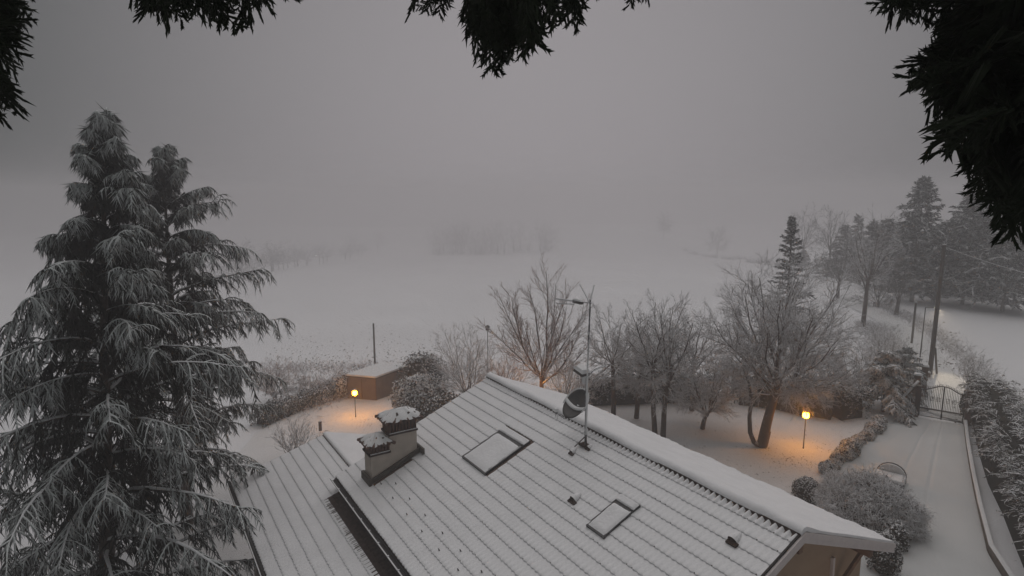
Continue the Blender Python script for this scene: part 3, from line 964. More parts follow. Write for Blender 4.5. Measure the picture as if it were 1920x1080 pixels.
# aerial mast with dish
mx_, my_ = 5.94, -0.585
mast = empty('aerial_mast', H2W(mx_, my_, RZ - 0.63 * S22 * 1.0 + 0.02), HA)
tag(mast, 'tall snow-caked aerial mast with satellite dish on the roof ridge', 'aerial')
MZ = 5.46
g = MB(); g.tube([(0, 0, -0.15), (0.0, 0, 1.5)], 0.032, 8); g.tube([(0.0, 0, 1.4), (0.07, 0, 3.86)], 0.020, 8); g.build('mast_pole', M['steel_snow'], mast)
g = MB()
rr = random.Random(5)
g.tube([(0.022, -0.01, 0.25), (0.026, -0.01, 1.0), (0.03, -0.01, 1.9), (0.045, -0.01, 2.9)], [0.022, 0.032, 0.024, 0.006], 6); g.build('mast_snow', M['cap'], mast)
g = MB(); g.tube([(0, 0, 0.2), (-0.15, -0.25, -0.1)], 0.015, 6); g.tube([(0, 0, 0.2), (0.2, -0.1, -0.1)], 0.015, 6); g.box((0, 0, -0.05), (0.3, 0.24, 0.05)); g.build('foot_bracket', M['clay'], mast)
# Yagi aerial at the top (boom along -x)
g = MB()
zt_ = 3.78
g.tube([(0.12, 0, zt_ - 0.0), (-1.35, 0, zt_ - 0.10)], 0.018, 6)
g.tube([(-0.55, 0, zt_ - 0.13), (-1.35, 0, zt_ - 0.24)], 0.014, 6)
for k in range(7): g.tube([(-0.45 - k * 0.14, -0.16, zt_ - 0.05 - k * 0.01), (-0.45 - k * 0.14, 0.16, zt_ - 0.05 - k * 0.01)], 0.006, 5)
g.tube([(0.05, 0, zt_), (-0.35, 0.0, zt_ + 0.42)], 0.018, 6); g.tube([(0.05, 0, zt_), (-0.05, 0.22, zt_ + 0.42)], 0.018, 6)
g.build('television_aerial', M['steel_snow'], mast)
g = MB(); g.box((-0.42, 0, zt_ - 0.06), (0.34, 0.09, 0.07)); b_ = g.build('aerial_dipole_box', M['dish'], mast)
g = MB(); g.box((-0.42, 0, zt_ + 0.0), (0.36, 0.11, 0.045), taper=0.7); g.build('snow_cap', M['cap'], b_)
g = MB(); g.box((-0.22, 0, 1.90), (0.36, 0.26, 0.10), M3=Matrix.Rotation(R(12), 3, 'Y')); b_ = g.build('panel_aerial', M['dish'], mast)
g = MB(); g.box((-0.20, 0, 1.98), (0.38, 0.28, 0.09), M3=Matrix.Rotation(R(12), 3, 'Y'), taper=0.75); g.box((-0.08, 0, 1.72), (0.12, 0.1, 0.2)); g.build('snow_cap', M['cap'], b_)
g = MB(); g.tube([(0, 0, 1.8), (0.3, 0, 2.1), (0.62, 0.1, 2.28)], 0.012, 6)
for k in range(5): g.tube([(0.2 + 0.1 * k, -0.1, 2.0 + k * 0.06), (0.2 + 0.1 * k, 0.12, 2.02 + k * 0.06)], 0.006, 5)
g.build('side_aerial', M['steel_snow'], mast)
# dish: shallow bowl
def dish():
    # choose its facing in world: left, a little towards the viewer, up
    nw = Vector((-0.66, -0.36, 0.66)).normalized()
    toL = Matrix.Rotation(-HA, 3, 'Z')
    nl = toL @ nw
    q = nl.to_track_quat('Z', 'Y').to_matrix()
    c = Vector((-0.40, 0.02, 0.93))
    V = []; F = []
    NR, NA = 6, 28
    for j in range(NR + 1):
        rr_ = 0.45 * j / NR
        for i in range(NA):
            t = 2 * math.pi * i / NA
            V.append(c + q @ Vector((rr_ * math.cos(t) * 0.92, rr_ * math.sin(t), 0.42 * rr_ * rr_)))
    for j in range(NR):
        for i in range(NA):
            F.append((j * NA + i, (j + 1) * NA + i, (j + 1) * NA + (i + 1) % NA, j * NA + (i + 1) % NA))
    V2 = [v - q @ Vector((0, 0, 0.02)) for v in V]
    n0 = len(V)
    F2 = [tuple(n0 + i for i in f[::-1]) for f in F] + [(NR * NA + i, n0 + NR * NA + i, n0 + NR * NA + (i + 1) % NA, NR * NA + (i + 1) % NA) for i in range(NA)]
    g = MB(); g.add(V + V2, F + F2); g.build('satellite_dish', M['dish'], mast, smooth=True)
    # snow: a rim line on the top edge and a crescent lying in the lower bowl
    upd = (Vector((0, 0, 1)) - nl * nl.z).normalized(); sd_ = nl.cross(upd)
    g = MB()
    pts = [c + (upd * math.cos(t) + sd_ * math.sin(t)) * 0.445 + nl * 0.088 for t in [R(-110 + 10 * k) for k in range(23)]]
    g.tube(pts, [0.012 + 0.010 * abs(math.sin(k * 1.3)) for k in range(23)], 6); 
    V = []; F = []
    for k in range(13):
        s_ = -1 + 2 * k / 12
        for j, (dd, hh) in enumerate(((-0.16, 0.02), (-0.14, 0.07), (-0.09, 0.07), (-0.05, 0.02))):
            wd_ = 0.44 * s_
            V.append(c + sd_ * wd_ + upd * (dd + 0.10 * s_ * s_ + (0 if s_ else 0)) + nl * (hh * (1 - 0.6 * s_ * s_) + 0.42 * (wd_ * wd_ + dd * dd)))
    for k in range(12):
        for j in range(3): F.append((k * 4 + j, k * 4 + j + 1, k * 4 + j + 5, k * 4 + j + 4))
    g.add(V, F)
    g.build('dish_snow', M['cap'], mast, smooth=True)
    lp = c + nl * 0.42 - upd * 0.50
    g = MB(); g.tube([c - upd * 0.5 + nl * 0.1, lp], 0.015, 6); g.tube([lp, lp + nl * 0.02 + upd * 0.02], 0.03, 6)
    g.ball(lp + nl * 0.04, 0.05, 8, 6); g.tube([c - nl * 0.02, Vector((0, 0, 0.9))], 0.03, 6)
    # dangling cable loop
    g.tube([lp + Vector((0.05 * math.cos(t), 0, -0.09 + 0.09 * math.sin(t))) for t in [k * 0.7 for k in range(10)]], 0.007, 5, cap=False)
    g.build('receiver_arm', M['steel_snow'], mast)
    g = MB(); g.box(lp + nl * 0.04 + Vector((0, 0, 0.06)), (0.16, 0.12, 0.07), taper=0.6); g.build('receiver_snow', M['cap'], mast)
dish()

# porch lamp under the far corner of the gable, out of the picture's bottom edge
pl = empty('porch_lamp', H2W(11.3, 1.9, 2.35), HA)
tag(pl, 'small orange wall lamp under the gable end of the house', 'lamp')
g = MB(); g.box((-0.08, 0, 0), (0.14, 0.12, 0.04)); g.box((0.0, 0, 0.16), (0.16, 0.16, 0.04), taper=0.4); g.build('bracket', M['iron'], pl)
g = MB(); g.ball((0, 0, 0.07), 0.05); g.build('glass', M['glow_porch'], pl)
def point(name, loc, power, col, rad=0.1, parent=None):
    d = bpy.data.lights.new(name, 'POINT'); d.energy = power; d.color = col; d.shadow_soft_size = rad
    o = bpy.data.objects.new(name, d); COL.objects.link(o); o.location = tuple(float(c) for c in loc)
    if parent is not None: o.parent = parent
    return o
point('porch_light', (0.15, 0, 0.07), 9, (1.0, 0.5, 0.2), 0.06, pl)

# ------------------------------------------------------------------ garden lamps
def lantern(loc, H, label, group='lit garden lanterns', name='garden_lamp'):
    r = empty(name, loc); tag(r, label, 'lamp', group)
    g = MB(); g.tube([(0, 0, -0.1), (0, 0, H - 0.20)], [0.028, 0.02], 8); g.tube([(0, 0, 0), (0, 0, 0.12)], [0.05, 0.03], 8); g.build('post', M['iron'], r)
    g = MB()
    g.box((0, 0, H - 0.19), (0.13, 0.13, 0.02))
    for a_ in range(4):
        th = math.pi / 4 + a_ * math.pi / 2
        g.bar((0.14 * math.cos(th), 0.14 * math.sin(th), H - 0.20), (0.17 * math.cos(th), 0.17 * math.sin(th), H + 0.07), 0.008, 0.008)
    g.box((0, 0, H + 0.12), (0.22, 0.22, 0.05), taper=0.35)
    g.build('lantern_frame', M['iron'], r)
    g = MB(); g.ball((0, 0, H - 0.07), (0.145, 0.145, 0.15), 12, 8); g.build('glass', M['glow'], r, smooth=True)
    g = MB(); g.box((0, 0, H + 0.155), (0.2, 0.2, 0.04), taper=0.4); g.build('snow_cap', M['cap'], r)
    return r
b_ = G(1506, 843); lantern(b_, top_z(1515, 776, b_[1]) - b_[2], 'lit orange lantern on post in front of the big bare tree')
b_ = G(667, 783); lantern(b_, top_z(661, 735, b_[1]) - b_[2], 'lit orange lantern on post before the flat-roofed shed')
b_ = G(985, 790); lantern(b_, 1.55, 'orange lantern glowing in the bushes behind the roof ridge', group=None)

# ------------------------------------------------------------------ shed
S0, S1 = G(653, 748), G(706, 752)
zb = min(S0[2], S1[2]) - 0.3
zt = top_z(704, 708, S1[1])
S2 = atz(766, 684, zt + 0.05); S2[2] = zb
S3 = S0 + (S2 - S1)
shed = empty('garden_shed', ((S0 + S1 + S2 + S3) / 4)); tag(shed, 'low flat-roofed shed with thick snow on its roof', 'shed')
c_ = (S0 + S1 + S2 + S3) / 4
cor = [Vector(p - c_) for p in (S0, S1, S2, S3)]
for p in cor: p.z = 0
def prism(pts, z0, z1, grow_=1.0):
    a = [Vector((p.x * grow_, p.y * grow_, z0)) for p in pts]; b = [Vector((p.x * grow_, p.y * grow_, z1)) for p in pts]
    return a + b
cz_ = c_[2]
g = MB(); g.hexa(prism(cor, zb - cz_, zt - cz_ - 0.08)); g.build('wall', M['shed'], shed)
g = MB(); g.hexa(prism(cor, zt - cz_ - 0.08, zt - cz_ - 0.02, 1.05)); g.build('roof', M['gutter'], shed)
g = MB(); g.hexa(prism(cor, zt - cz_ - 0.02, zt - cz_ + 0.09, 1.045)); g.build('roof_snow', M['cap'], shed)
a_, b2 = cor[0], cor[1]
for f_ in (0.0, 0.5, 1.0):
    p = a_.lerp(b2, f_); g = MB(); g.box((p.x, p.y - 0.02, (zb + zt) / 2 - cz_ - 0.1), (0.05, 0.05, zt - zb - 0.2))
    g.build('corner_post', M['clay2'], shed)

# ------------------------------------------------------------------ poles and posts
def post(name, base, H, r0, r1, label, cat, mat='pole', snow=True):
    r = empty(name, base); tag(r, label, cat)
    g = MB(); g.tube([(0, 0, -0.2), (0, 0, H / 2), (0, 0, H)], [r0, (r0 + r1) / 2, r1], 9); g.build('shaft', M[mat], r, smooth=False)
    if snow:
        g = MB(); g.ball((0, 0, H + 0.01), (r1 * 1.05, r1 * 1.05, 0.05), 8, 5); g.build('snow_cap', M['cap'], r)
    return r
b_ = G(1743, 703); up_h = top_z(1772, 459, b_[1])
up = post('utility_pole', b_, up_h, 0.15, 0.105, 'tall wooden utility pole beside the driveway gate', 'pole')
g = MB()
e0 = Vector((0, 0, up_h - 0.12)); 
far_end = Vector(aty(2300, 560, 30.0) - b_)
pts = []
for k in range(25):
    t = k / 24
    p = e0.lerp(far_end, t); p.z -= 3.0 * t * (1 - t)
    pts.append(p)
g.tube(pts, 0.028, 5)
g.build('overhead_cable', M['steel_snow'], up)
g = MB(); g.box((0.06, 0, up_h - 0.12), (0.16, 0.10, 0.10)); g.build('insulator', M['steel'], up)
g = MB(); g.bar((0.55, 0.1, 0), (0.17, 0.0, 1.9), 0.09, 0.09); g.build('stay', M['pole'], up)
# the meter box at its foot
mbx = empty('meter_box', G(1733, 708)); tag(mbx, 'small dark box with snow on top at the foot of the utility pole', 'box')
g = MB(); g.box((0, 0, 0.18), (0.55, 0.35, 0.40)); g.build('cabinet', M['brick'], mbx)
g = MB(); g.box((0, 0, 0.41), (0.58, 0.38, 0.06), taper=0.92); g.build('snow_cap', M['cap'], mbx)

b_ = G(1709, 645); post('wooden_post', b_, top_z(1722, 567, b_[1]) - b_[2], 0.09, 0.07, 'shorter plain wooden post standing left of the street lamp', 'post')
b_ = G(703, 684); post('field_post', b_, top_z(703, 606, b_[1]) - b_[2], 0.085, 0.07, 'lone wooden post in the snow field behind the shed', 'post')
# street lamp with arm
b_ = G(1724, 680); hl = top_z(1737, 576, b_[1]) - b_[2]
sl = empty('street_lamp', b_); tag(sl, 'thin street lamp with short arm in front of the utility pole', 'street lamp')
g = MB(); g.tube([(0, 0, -0.1), (0, 0, hl)], [0.045, 0.03], 8); g.build('post', M['iron'], sl)
g = MB(); g.tube([(0, 0, hl - 0.03), (0.55, -0.1, hl + 0.02)], 0.022, 6); g.build('arm', M['iron'], sl)
g = MB(); g.box((0.70, -0.13, hl + 0.03), (0.36, 0.14, 0.05)); h_ = g.build('lamp_head', M['steel_snow'], sl)
g = MB(); g.box((0.70, -0.15, hl - 0.012), (0.30, 0.11, 0.03)); g.build('glass', M['glow_white'], h_)
gl = G(1722, 745)
sd_ = bpy.data.lights.new('street_light', 'SPOT'); sd_.energy = 800; sd_.color = (1.0, 0.82, 0.58); sd_.shadow_soft_size = 0.06; sd_.spot_size = R(75); sd_.spot_blend = 1.0
so_ = bpy.data.objects.new('street_light', sd_); COL.objects.link(so_); so_.parent = sl; so_.location = (0.75, -0.25, hl - 0.06)
so_.rotation_euler = (Vector(so_.location) - Vector(G(1765, 738) - b_)).to_track_quat('Z', 'Y').to_euler()

# small things
b_ = G(601, 812); post('timber_stub', b_ + np.array([0, 0, 0.35]), 0.35, 0.09, 0.09, 'short brown timber stub by the twiggy shrub', 'post', 'clay2')
b_ = G(915, 745); hb = top_z(912, 612, b_[1]) - b_[2]
bf = empty('bird_feeder', b_); tag(bf, 'dark bird feeder on a thin pole above the roof line', 'bird feeder')
g = MB(); g.tube([(0, 0, 0), (0, 0, hb - 0.2)], 0.02, 6); g.build('pole', M['iron'], bf)
g = MB(); g.box((0, 0, hb - 0.12), (0.22, 0.22, 0.2)); g.box((0, 0, hb + 0.02), (0.3, 0.3, 0.12), taper=0.2); g.build('box', M['iron'], bf)
b_ = G(593, 484); r = empty('distant_lamp', b_); tag(r, 'tiny white light far off at the left edge of the field', 'lamp')
g = MB(); g.tube([(0, 0, 0), (0, 0, 1.2)], 0.06, 6); g.build('post', M['iron'], r)
g = MB(); g.ball((0, 0, 1.4), 0.22, 8, 6); g.build('glass', M['glow_far'], r)

# ------------------------------------------------------------------ gate
GL, GR = G(1717, 781), G(1806, 797)
gdir = Vector(GR - GL); GWD = gdir.length; ga = math.atan2(gdir.y, gdir.x)
gate = empty('driveway_gate', GL, ga); tag(gate, 'black wrought iron double gate with arched spiked top across the driveway', 'gate')
def leaf(x0, x1, zl, zr, flip):
    W = x1 - x0
    r = empty('gate_leaf', (x0, 0, 0.08)); r.parent = gate
    def topz(t): # t 0..1 outer->meeting
        return 1.50 + 0.32 * (0.5 - 0.5 * math.cos(math.pi * min(1, max(0, t))))
    g = MB()
    g.bar((0, 0, 0), (0, 0, topz(0 if not flip else 1) + 0.02), 0.045, 0.045); g.bar((W, 0, 0), (W, 0, topz(1 if not flip else 0) + 0.02), 0.045, 0.045)
    for z in (0.04, 0.46, 0.50): g.bar((0, 0, z), (W, 0, z), 0.035, 0.03)
    N = 10
    for k in range(N):
        t0, t1 = k / N, (k + 1) / N
        f = (lambda t: 1 - t) if flip else (lambda t: t)
        g.bar((t0 * W, 0, topz(f(t0))), (t1 * W, 0, topz(f(t1))), 0.035, 0.045)
    g.build('frame', M['iron'], r)
    g = MB(); n = 13
    for k in range(1, n):
        t = k / n; f = 1 - t if flip else t
        g.tube([(t * W, 0, 0.48), (t * W, 0, topz(f) + 0.07)], 0.0085, 4); g.tube([(t * W, 0, topz(f) + 0.06), (t * W, 0, topz(f) + 0.14)], [0.020, 0.002], 5)
    g.build('bars', M['iron'], r)
    g = MB()
    for k in range(26):
        g.tube([((k + 0.5) / 26 * W, 0.004, 0.05), (min(W, (k + 0.5) / 26 * W + 0.05), 0.004, 0.46)], 0.0045, 3)
        g.tube([((k + 0.5) / 26 * W, -0.004, 0.05), (max(0, (k + 0.5) / 26 * W - 0.05), -0.004, 0.46)], 0.0045, 3)
    g.build('mesh_panel', M['iron'], r)
    for k in range(3):
        c = ((k + 0.75) / 3.4 * W, 0.0, 1.06)
        g = MB()
        for s1 in (-1, 1):
            pts = [(c[0] + s1 * 0.035 + 0.035 * math.cos(t), 0, c[2] + s1 * 0.055 + 0.04 * math.sin(t)) for t in [j * 0.75 for j in range(8)]]
            g.tube(pts, 0.009, 4, cap=False)
        for (a, b) in (((-.07, -.11), (.07, -.11)), ((.07, -.11), (.07, .11)), ((.07, .11), (-.07, .11)), ((-.07, .11), (-.07, -.11))):
            g.bar((c[0] + a[0], 0, c[2] + a[1]), (c[0] + b[0], 0, c[2] + b[1]), 0.012, 0.012)
        g.build('scroll_ornament', M['iron'], r)
    return r
leaf(0.12, GWD * 0.53, 0, 0, False); leaf(GWD * 0.53 + 0.02, GWD - 0.05, 0, 0, True)
def pillar(name, base, H, w_, label, mat='brick', cap=True):
    r = empty(name, base, ga); tag(r, label, 'gate post')
    g = MB(); g.box((0, 0, H / 2 - 0.1), (w_, w_, H + 0.2)); g.build('shaft', M[mat], r)
    g = MB(); g.box((0, 0, H + 0.02), (w_ + 0.06, w_ + 0.06, 0.04)); g.build('capstone', M['concrete'], r)
    if cap: g = MB(); g.box((0, 0, H + 0.085), (w_ + 0.05, w_ + 0.05, 0.09), taper=0.75); g.build('snow_cap', M['cap'], r)
    return r
pillar('gate_post', GL, 1.72, 0.20, 'dark metal gate post between the two gates', 'clay', False)
pillar('gate_post', GR + np.array([0.12, -0.06, 0]), 1.85, 0.26, 'brown gate post hidden in the evergreen hedge', 'clay2', False)
b_ = G(1717, 768) + np.array([0.25, 0.5, 0]); pillar('gate_pillar', b_, top_z(1727, 704, b_[1]) - b_[2], 0.33, 'brick gate pillar with bright snow cap, nearer of two')
b_ = G(1727, 748) + np.array([0.4, 0.5, 0]); pillar('gate_pillar', b_, top_z(1733, 688, b_[1]) - b_[2], 0.33, 'brick gate pillar with snow cap, farther one by the pole')
# side gate and sloping rail
SG = G(1684, 768)
sgd = Vector(GL - SG); sga = math.atan2(sgd.y, sgd.x)
sg = empty('side_gate', SG, sga); tag(sg, 'narrow black iron side gate left of the driveway gate', 'gate')
W = sgd.length - 0.12
g = MB()
for z in (0.05, 0.5, 1.55): g.bar((0, 0, z), (W, 0, z), 0.035, 0.035)
for x in (0, W): g.bar((x, 0, 0), (x, 0, 1.6), 0.04, 0.04)
g.build('frame', M['iron'], sg)
g = MB()
for k in range(1, 12): g.tube([(k * W / 12, 0, 0.05), (k * W / 12, 0, 1.68)], 0.009, 4)
g.build('bars', M['iron'], sg)
rl = empty('sloping_rail', GL + np.array([-0.3, 0.35, 0])); tag(rl, 'snow-covered beam sloping down behind the side gate', 'beam')
pa = Vector(aty(1688, 752, GL[1] + 0.3) - np.array(rl.location)); pb = Vector(aty(1722, 718, GL[1] + 0.6) - np.array(rl.location))
g = MB(); g.bar(pa, pb, 0.10, 0.16); g.build('beam', M['brick'], rl)
g = MB(); g.bar(pa + Vector((0, 0, 0.11)), pb + Vector((0, 0, 0.11)), 0.13, 0.07); g.build('snow', M['cap'], rl)
g = MB(); g.bar(pa, pa - Vector((0, 0, 1.0)), 0.1, 0.1); g.build('foot', M['brick'], rl)

# ------------------------------------------------------------------ kerb wall on the right
wpts = [G(1806, 800), G(1811, 845), G(1820, 900), G(1832, 960), G(1852, 1040), np.array([14.2, 14.0, 0]), np.array([12.6, 9.5, 0])]
kw = empty('retaining_wall', wpts[2]); tag(kw, 'low retaining wall with snow along the right side of the driveway', 'wall')
g = MB(); gs = MB()
for a, b in zip(wpts[:-1], wpts[1:]):
    t = nrm(b[:2] - a[:2]); nn = np.array([t[1] * -1, t[0]])
    if nn[0] < 0: nn = -nn
    loc0 = np.array(wpts[2])
    def q(p, o, z): return (p[0] + nn[0] * o - loc0[0], p[1] + nn[1] * o - loc0[1], z)
    g.hexa([q(a, 0, -0.3), q(b, 0, -0.3), q(b, 0.13, -0.3), q(a, 0.13, -0.3), q(a, 0, 0.36), q(b, 0, 0.36), q(b, 0.13, 0.36), q(a, 0.13, 0.36)])
    gs.hexa([q(a, -0.01, 0.36), q(b, -0.01, 0.36), q(b, 0.14, 0.36), q(a, 0.14, 0.36), q(a, 0.02, 0.40), q(b, 0.02, 0.40), q(b, 0.115, 0.40), q(a, 0.115, 0.40)])
g.build('masonry', M['concrete'], kw); gs.build('coping_snow', M['cap'], kw)

# ------------------------------------------------------------------ snow covered cart behind the shrub
b_ = G(1676, 912)
ct = empty('garden_cart', b_, R(52)); ct.scale = (0.85, 0.85, 0.85); tag(ct, 'snow-covered garden cart with curved end board and bent hoop', 'cart')
g = MB(); g.box((0, 0.2, 0.35), (1.0, 1.3, 0.08)); g.build('bed', M['frame'], ct)
g = MB(); g.box((0, 0.2, 0.44), (0.98, 1.28, 0.12), taper=0.93); g.build('bed_snow', M['cap'], ct)
def arch(x, th, mat, name, s=1.0):
    g = MB(); n = 10
    V = [(x, 0.2 + 0.65 * s * math.cos(math.pi * k / n), 0.30 + 0.62 * s * math.sin(math.pi * k / n)) for k in range(n + 1)]
    V2 = [(v[0] + th, v[1], v[2]) for v in V]
    g.add(V + V2, [tuple(range(n + 1)), tuple(range(2 * n + 1, n, -1))] + [(k, k + 1, n + 2 + k, n + 1 + k) for k in range(n)])
    return g.build(name, mat, ct)
arch(0.62, 0.07, M['frame'], 'end_board'); arch(0.50, 0.11, M['cap'], 'end_board_snow', 0.95)
g = MB(); g.tube([(-0.9, 0.55, 0.0), (-0.9, 0.5, 0.5), (-0.8, 0.4, 0.75), (-0.65, 0.3, 0.75), (-0.55, 0.1, 0.4), (-0.5, 0.0, 0.2)], 0.018, 6); g.build('hoop', M['iron'], ct)
g = MB(); g.tube([(-0.4, 0.3, 0.35), (-0.15, 0.65, 1.0)], 0.02, 6); g.ball((-0.30, 0.5, 0.9), (0.07, 0.05, 0.04), 8, 5); g.build('handle', M['steel_snow'], ct)
for sx in (-1, 1):
    for sy in (-0.3, 0.7):
        g = MB(); g.tube([(sx * 0.53, sy, 0.16), (sx * 0.45, sy, 0.16)], 0.16, 12); g.build('wheel', M['iron'], ct)

# ------------------------------------------------------------------ big cedars on the left
def cedar(name, base, H, Lmax, seed, label, nb, k=(20, 9), shelter=0.42, **kw):
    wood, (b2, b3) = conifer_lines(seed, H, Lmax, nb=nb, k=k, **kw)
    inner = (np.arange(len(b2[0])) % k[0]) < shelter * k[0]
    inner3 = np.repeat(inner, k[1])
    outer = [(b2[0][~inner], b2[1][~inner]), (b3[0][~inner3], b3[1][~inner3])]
    r = tree_obj(name, base, wood, outer, label, 'tree', 'snow-laden cedars left of the house', 'cedar', 'bark', 4, 'foliage')
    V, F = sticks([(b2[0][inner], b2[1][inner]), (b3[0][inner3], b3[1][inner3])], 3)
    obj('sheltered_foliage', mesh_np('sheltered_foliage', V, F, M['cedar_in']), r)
    return r
def gz(x, y): return np.array([x, y, float(terrain(x, y))])
B1 = aty(128, 620, 15.5); B1 = gz(B1[0], 15.5)
t1 = aty(178, 214, 15.5)
cedar('cedar_tree', B1, t1[2] - B1[2], 6.3, 21, 'largest cedar at the left edge, drooping boughs heavy with snow', 88, k=(42, 14), droop=(-0.115, -0.34, -0.34), up0=0.55, r=(0.024, 0.016),
      pw=0.95, lenv=0.55, flat=0.5, tpw=1.0, lean=((t1[0] - B1[0]) / (t1[2] - B1[2]), 0), twigL=0.32, brL=0.70, z0=0.12)
B2 = G(352, 985); t2 = aty(305, 288, B2[1])
cedar('cedar_tree', B2, t2[2] - B2[2], 6.0, 33, 'slimmer cedar with separate trunk beside the house wing', 76, k=(38, 13), droop=(-0.085, -0.30, -0.32), up0=0.48, r=(0.022, 0.0155),
      pw=0.64, lenv=0.5, flat=0.5, tpw=1.0, lean=((t2[0] - B2[0]) / (t2[2] - B2[2]), 0), twigL=0.30, brL=0.64, z0=0.20)

# ------------------------------------------------------------------ bare trees of the garden
def wide(px, y): return px * y / FPX

def dome_lines(seed, H, rx, hf=0.3, zc=0.5, nl=14, k=(10, 9, 7), trunkR=0.15, rt=0.007, emin=-0.15, emax=1.0, lean=(0, 0), stems=1, ratio=(0.46, 0.55, 0.55), wob=0.12, arc=0.10, outw=0.28, up=(0.03, 0.02, 0.0), angs=(0.85, 0.85, 0.9), wander=0.09):
    """trunk, limbs aimed at points of an ellipsoid, then three orders of twigs that grow outward"""
    rng = np.random.default_rng(seed)
    C = np.array([lean[0] * H * 0.5, lean[1] * H * 0.5, zc * H]); ax = np.array([rx, rx, H * (1 - zc)])
    if stems > 1:
        az = rng.uniform(0, 2 * math.pi, stems)
        P0 = np.stack([0.25 * np.cos(az), 0.25 * np.sin(az), np.zeros(stems)], 1) * min(1, rx * 0.5)
        tr = grow(P0, np.stack([0.3 * np.cos(az), 0.3 * np.sin(az), np.ones(stems)], 1), hf * H * rng.uniform(0.8, 1.2, stems), trunkR, trunkR * 0.8, 4, 0.04, 0.0, rng)
    else:
        tr = grow([[0, 0, 0]], [[lean[0], lean[1], 1]], hf * H, trunkR * 1.25, trunkR * 0.8, 6, 0.03, 0.0, rng)
    i = np.arange(nl)
    se = emin + (emax - emin) * (i + 0.5) / nl
    az = i * 2.39996 + rng.uniform(-0.3, 0.3, nl)
    ce = np.sqrt(np.maximum(0, 1 - se * se))
    T = C + np.stack([ce * np.cos(az), ce * np.sin(az), se], 1) * ax * rng.uniform(0.72, 0.95, (nl, 1))
    which = rng.integers(0, len(tr[0]), nl)
    ts = rng.uniform(0.72, 1.0, nl) * (tr[0].shape[1] - 1); ti = np.minimum(ts.astype(int), tr[0].shape[1] - 2); tf = (ts - ti)[:, None]
    A = tr[0][which, ti] * (1 - tf) + tr[0][which, ti + 1] * tf
    n = 9; t = np.linspace(0, 1, n + 1)[None, :, None]
    D = T - A; L = np.linalg.norm(D, axis=1)
    mid = A + D * 0.5; mid[:, 2] -= arc * L * 0.6 * (1 - se); mid += rng.normal(size=mid.shape) * 0.05 * L[:, None]
    pts = A[:, None] * (1 - t) ** 2 + 2 * mid[:, None] * t * (1 - t) + T[:, None] * t ** 2
    nz = np.cumsum(rng.normal(size=pts.shape), axis=1) * wander * L[:, None, None] / n; nz[:, 0] = 0
    pts = pts + nz
    r0 = np.minimum(trunkR * 0.5, 0.012 * L + 0.012)
    l1 = (pts, r0[:, None] * (1 - 0.8 * t[..., 0]) , L)
    def lvl(par, kk, t0, ang, rat, ra, rb, ns, upv, wb, tp=0.45):
        P, Dd, Ln, r = spawn(par, kk, t0, 1.0, ang, rat, rng, taper=tp)
        Dd = nrm(Dd + outw * nrm(P - C * np.array([1, 1, 0.8])))
        return grow(P, Dd, np.maximum(Ln, 0.08), np.minimum(r * 0.7, ra), rb, ns, wb, upv, rng)
    l2 = lvl(l1, k[0], 0.22, angs[0], ratio[0], 0.022, 0.008, 4, up[0], wob)
    l3 = lvl(l2, k[1], 0.10, angs[1], ratio[1], 0.010, rt * 0.85, 2, up[1], wob * 1.7)
    l4 = lvl(l3, k[2], 0.08, angs[2], ratio[2], rt * 1.15, rt * 0.55, 1, up[2], wob * 2)
    return [tr, l1], [l2, l3, l4]

def dome_tree(name, base, tv, px, seed, label, cat='tree', group=None, mt='twig', mb='bark', sides=4, u=None, H=None, **kw):
    """base on the ground; tv = picture row of the top; px = half width in picture pixels"""
    H = H or top_z(u if u is not None else 960, tv, base[1]) - base[2]
    rx = wide(px, base[1] * 1.02)
    a, b = dome_lines(seed, H, rx, **kw)
    al = fit(a + b, H, rx)
    return tree_obj(name, base, al[:2], al[2:], label, cat, group, mt, mb, sides)

b_ = G(1428, 838)
big = dome_tree('walnut_tree', b_, 478, 150, 101, 'largest bare tree, wide round crown beside the right lantern', u=1470, hf=0.40, zc=0.56, nl=32, k=(12, 9, 11), trunkR=0.20, rt=0.0080,
                emin=-0.55, lean=(0.13, 0.0), arc=0.16, ratio=(0.46, 0.55, 0.6), wander=0.12, mt='twig')
g = MB(); g.tube([(-0.12, 0, 0.05), (-0.38, 0, 0.25), (-0.60, 0, 0.75), (-0.68, 0.0, 1.5), (-0.62, 0.05, 2.2), (-0.75, 0.1, 3.1), (-1.1, 0.2, 4.0)], [0.12, 0.12, 0.11, 0.10, 0.09, 0.06, 0.03], 8)
g.build('second_stem', M['bark'], big, smooth=True)
g = MB(); g.tube([(0.28, 0.1, 0.0), (0.42, 0.1, 0.75)], [0.05, 0.035], 7); g.build('stub', M['bark'], big)

b_ = G(1317, 805)
dome_tree('apple_tree', b_, 655, 75, 55, 'small bare tree with forked low trunk and umbrella crown', u=1317, hf=0.26, zc=0.58, nl=14, k=(9, 9, 10), trunkR=0.105, rt=0.0075, emin=-0.2, arc=0.3, wander=0.12)
gb = 'bare birches behind the roof'
kb = dict(hf=0.52, zc=0.54, nl=24, k=(8, 8, 8), trunkR=0.11, rt=0.0065, emin=-0.75, ratio=(0.45, 0.5, 0.55), up=(0.01, -0.02, -0.05), mt='twig_grey', group=gb)
b_ = G(1228, 818); dome_tree('birch_tree', b_, 558, 86, 60, 'birch-like bare tree with pale trunk, left of a pair', u=1200, lean=(-0.05, 0), **kb)
b_ = G(1243, 822); dome_tree('birch_tree', b_, 550, 66, 61, 'birch-like bare tree with dark leaning trunk, right of a pair', u=1245, lean=(0.02, 0), **kb)
b_ = G(1150, 792); dome_tree('birch_tree', b_, 575, 88, 64, 'hazy bare tree behind the aerial mast', u=1150, **kb)
kb2 = dict(kb, mt='twig')
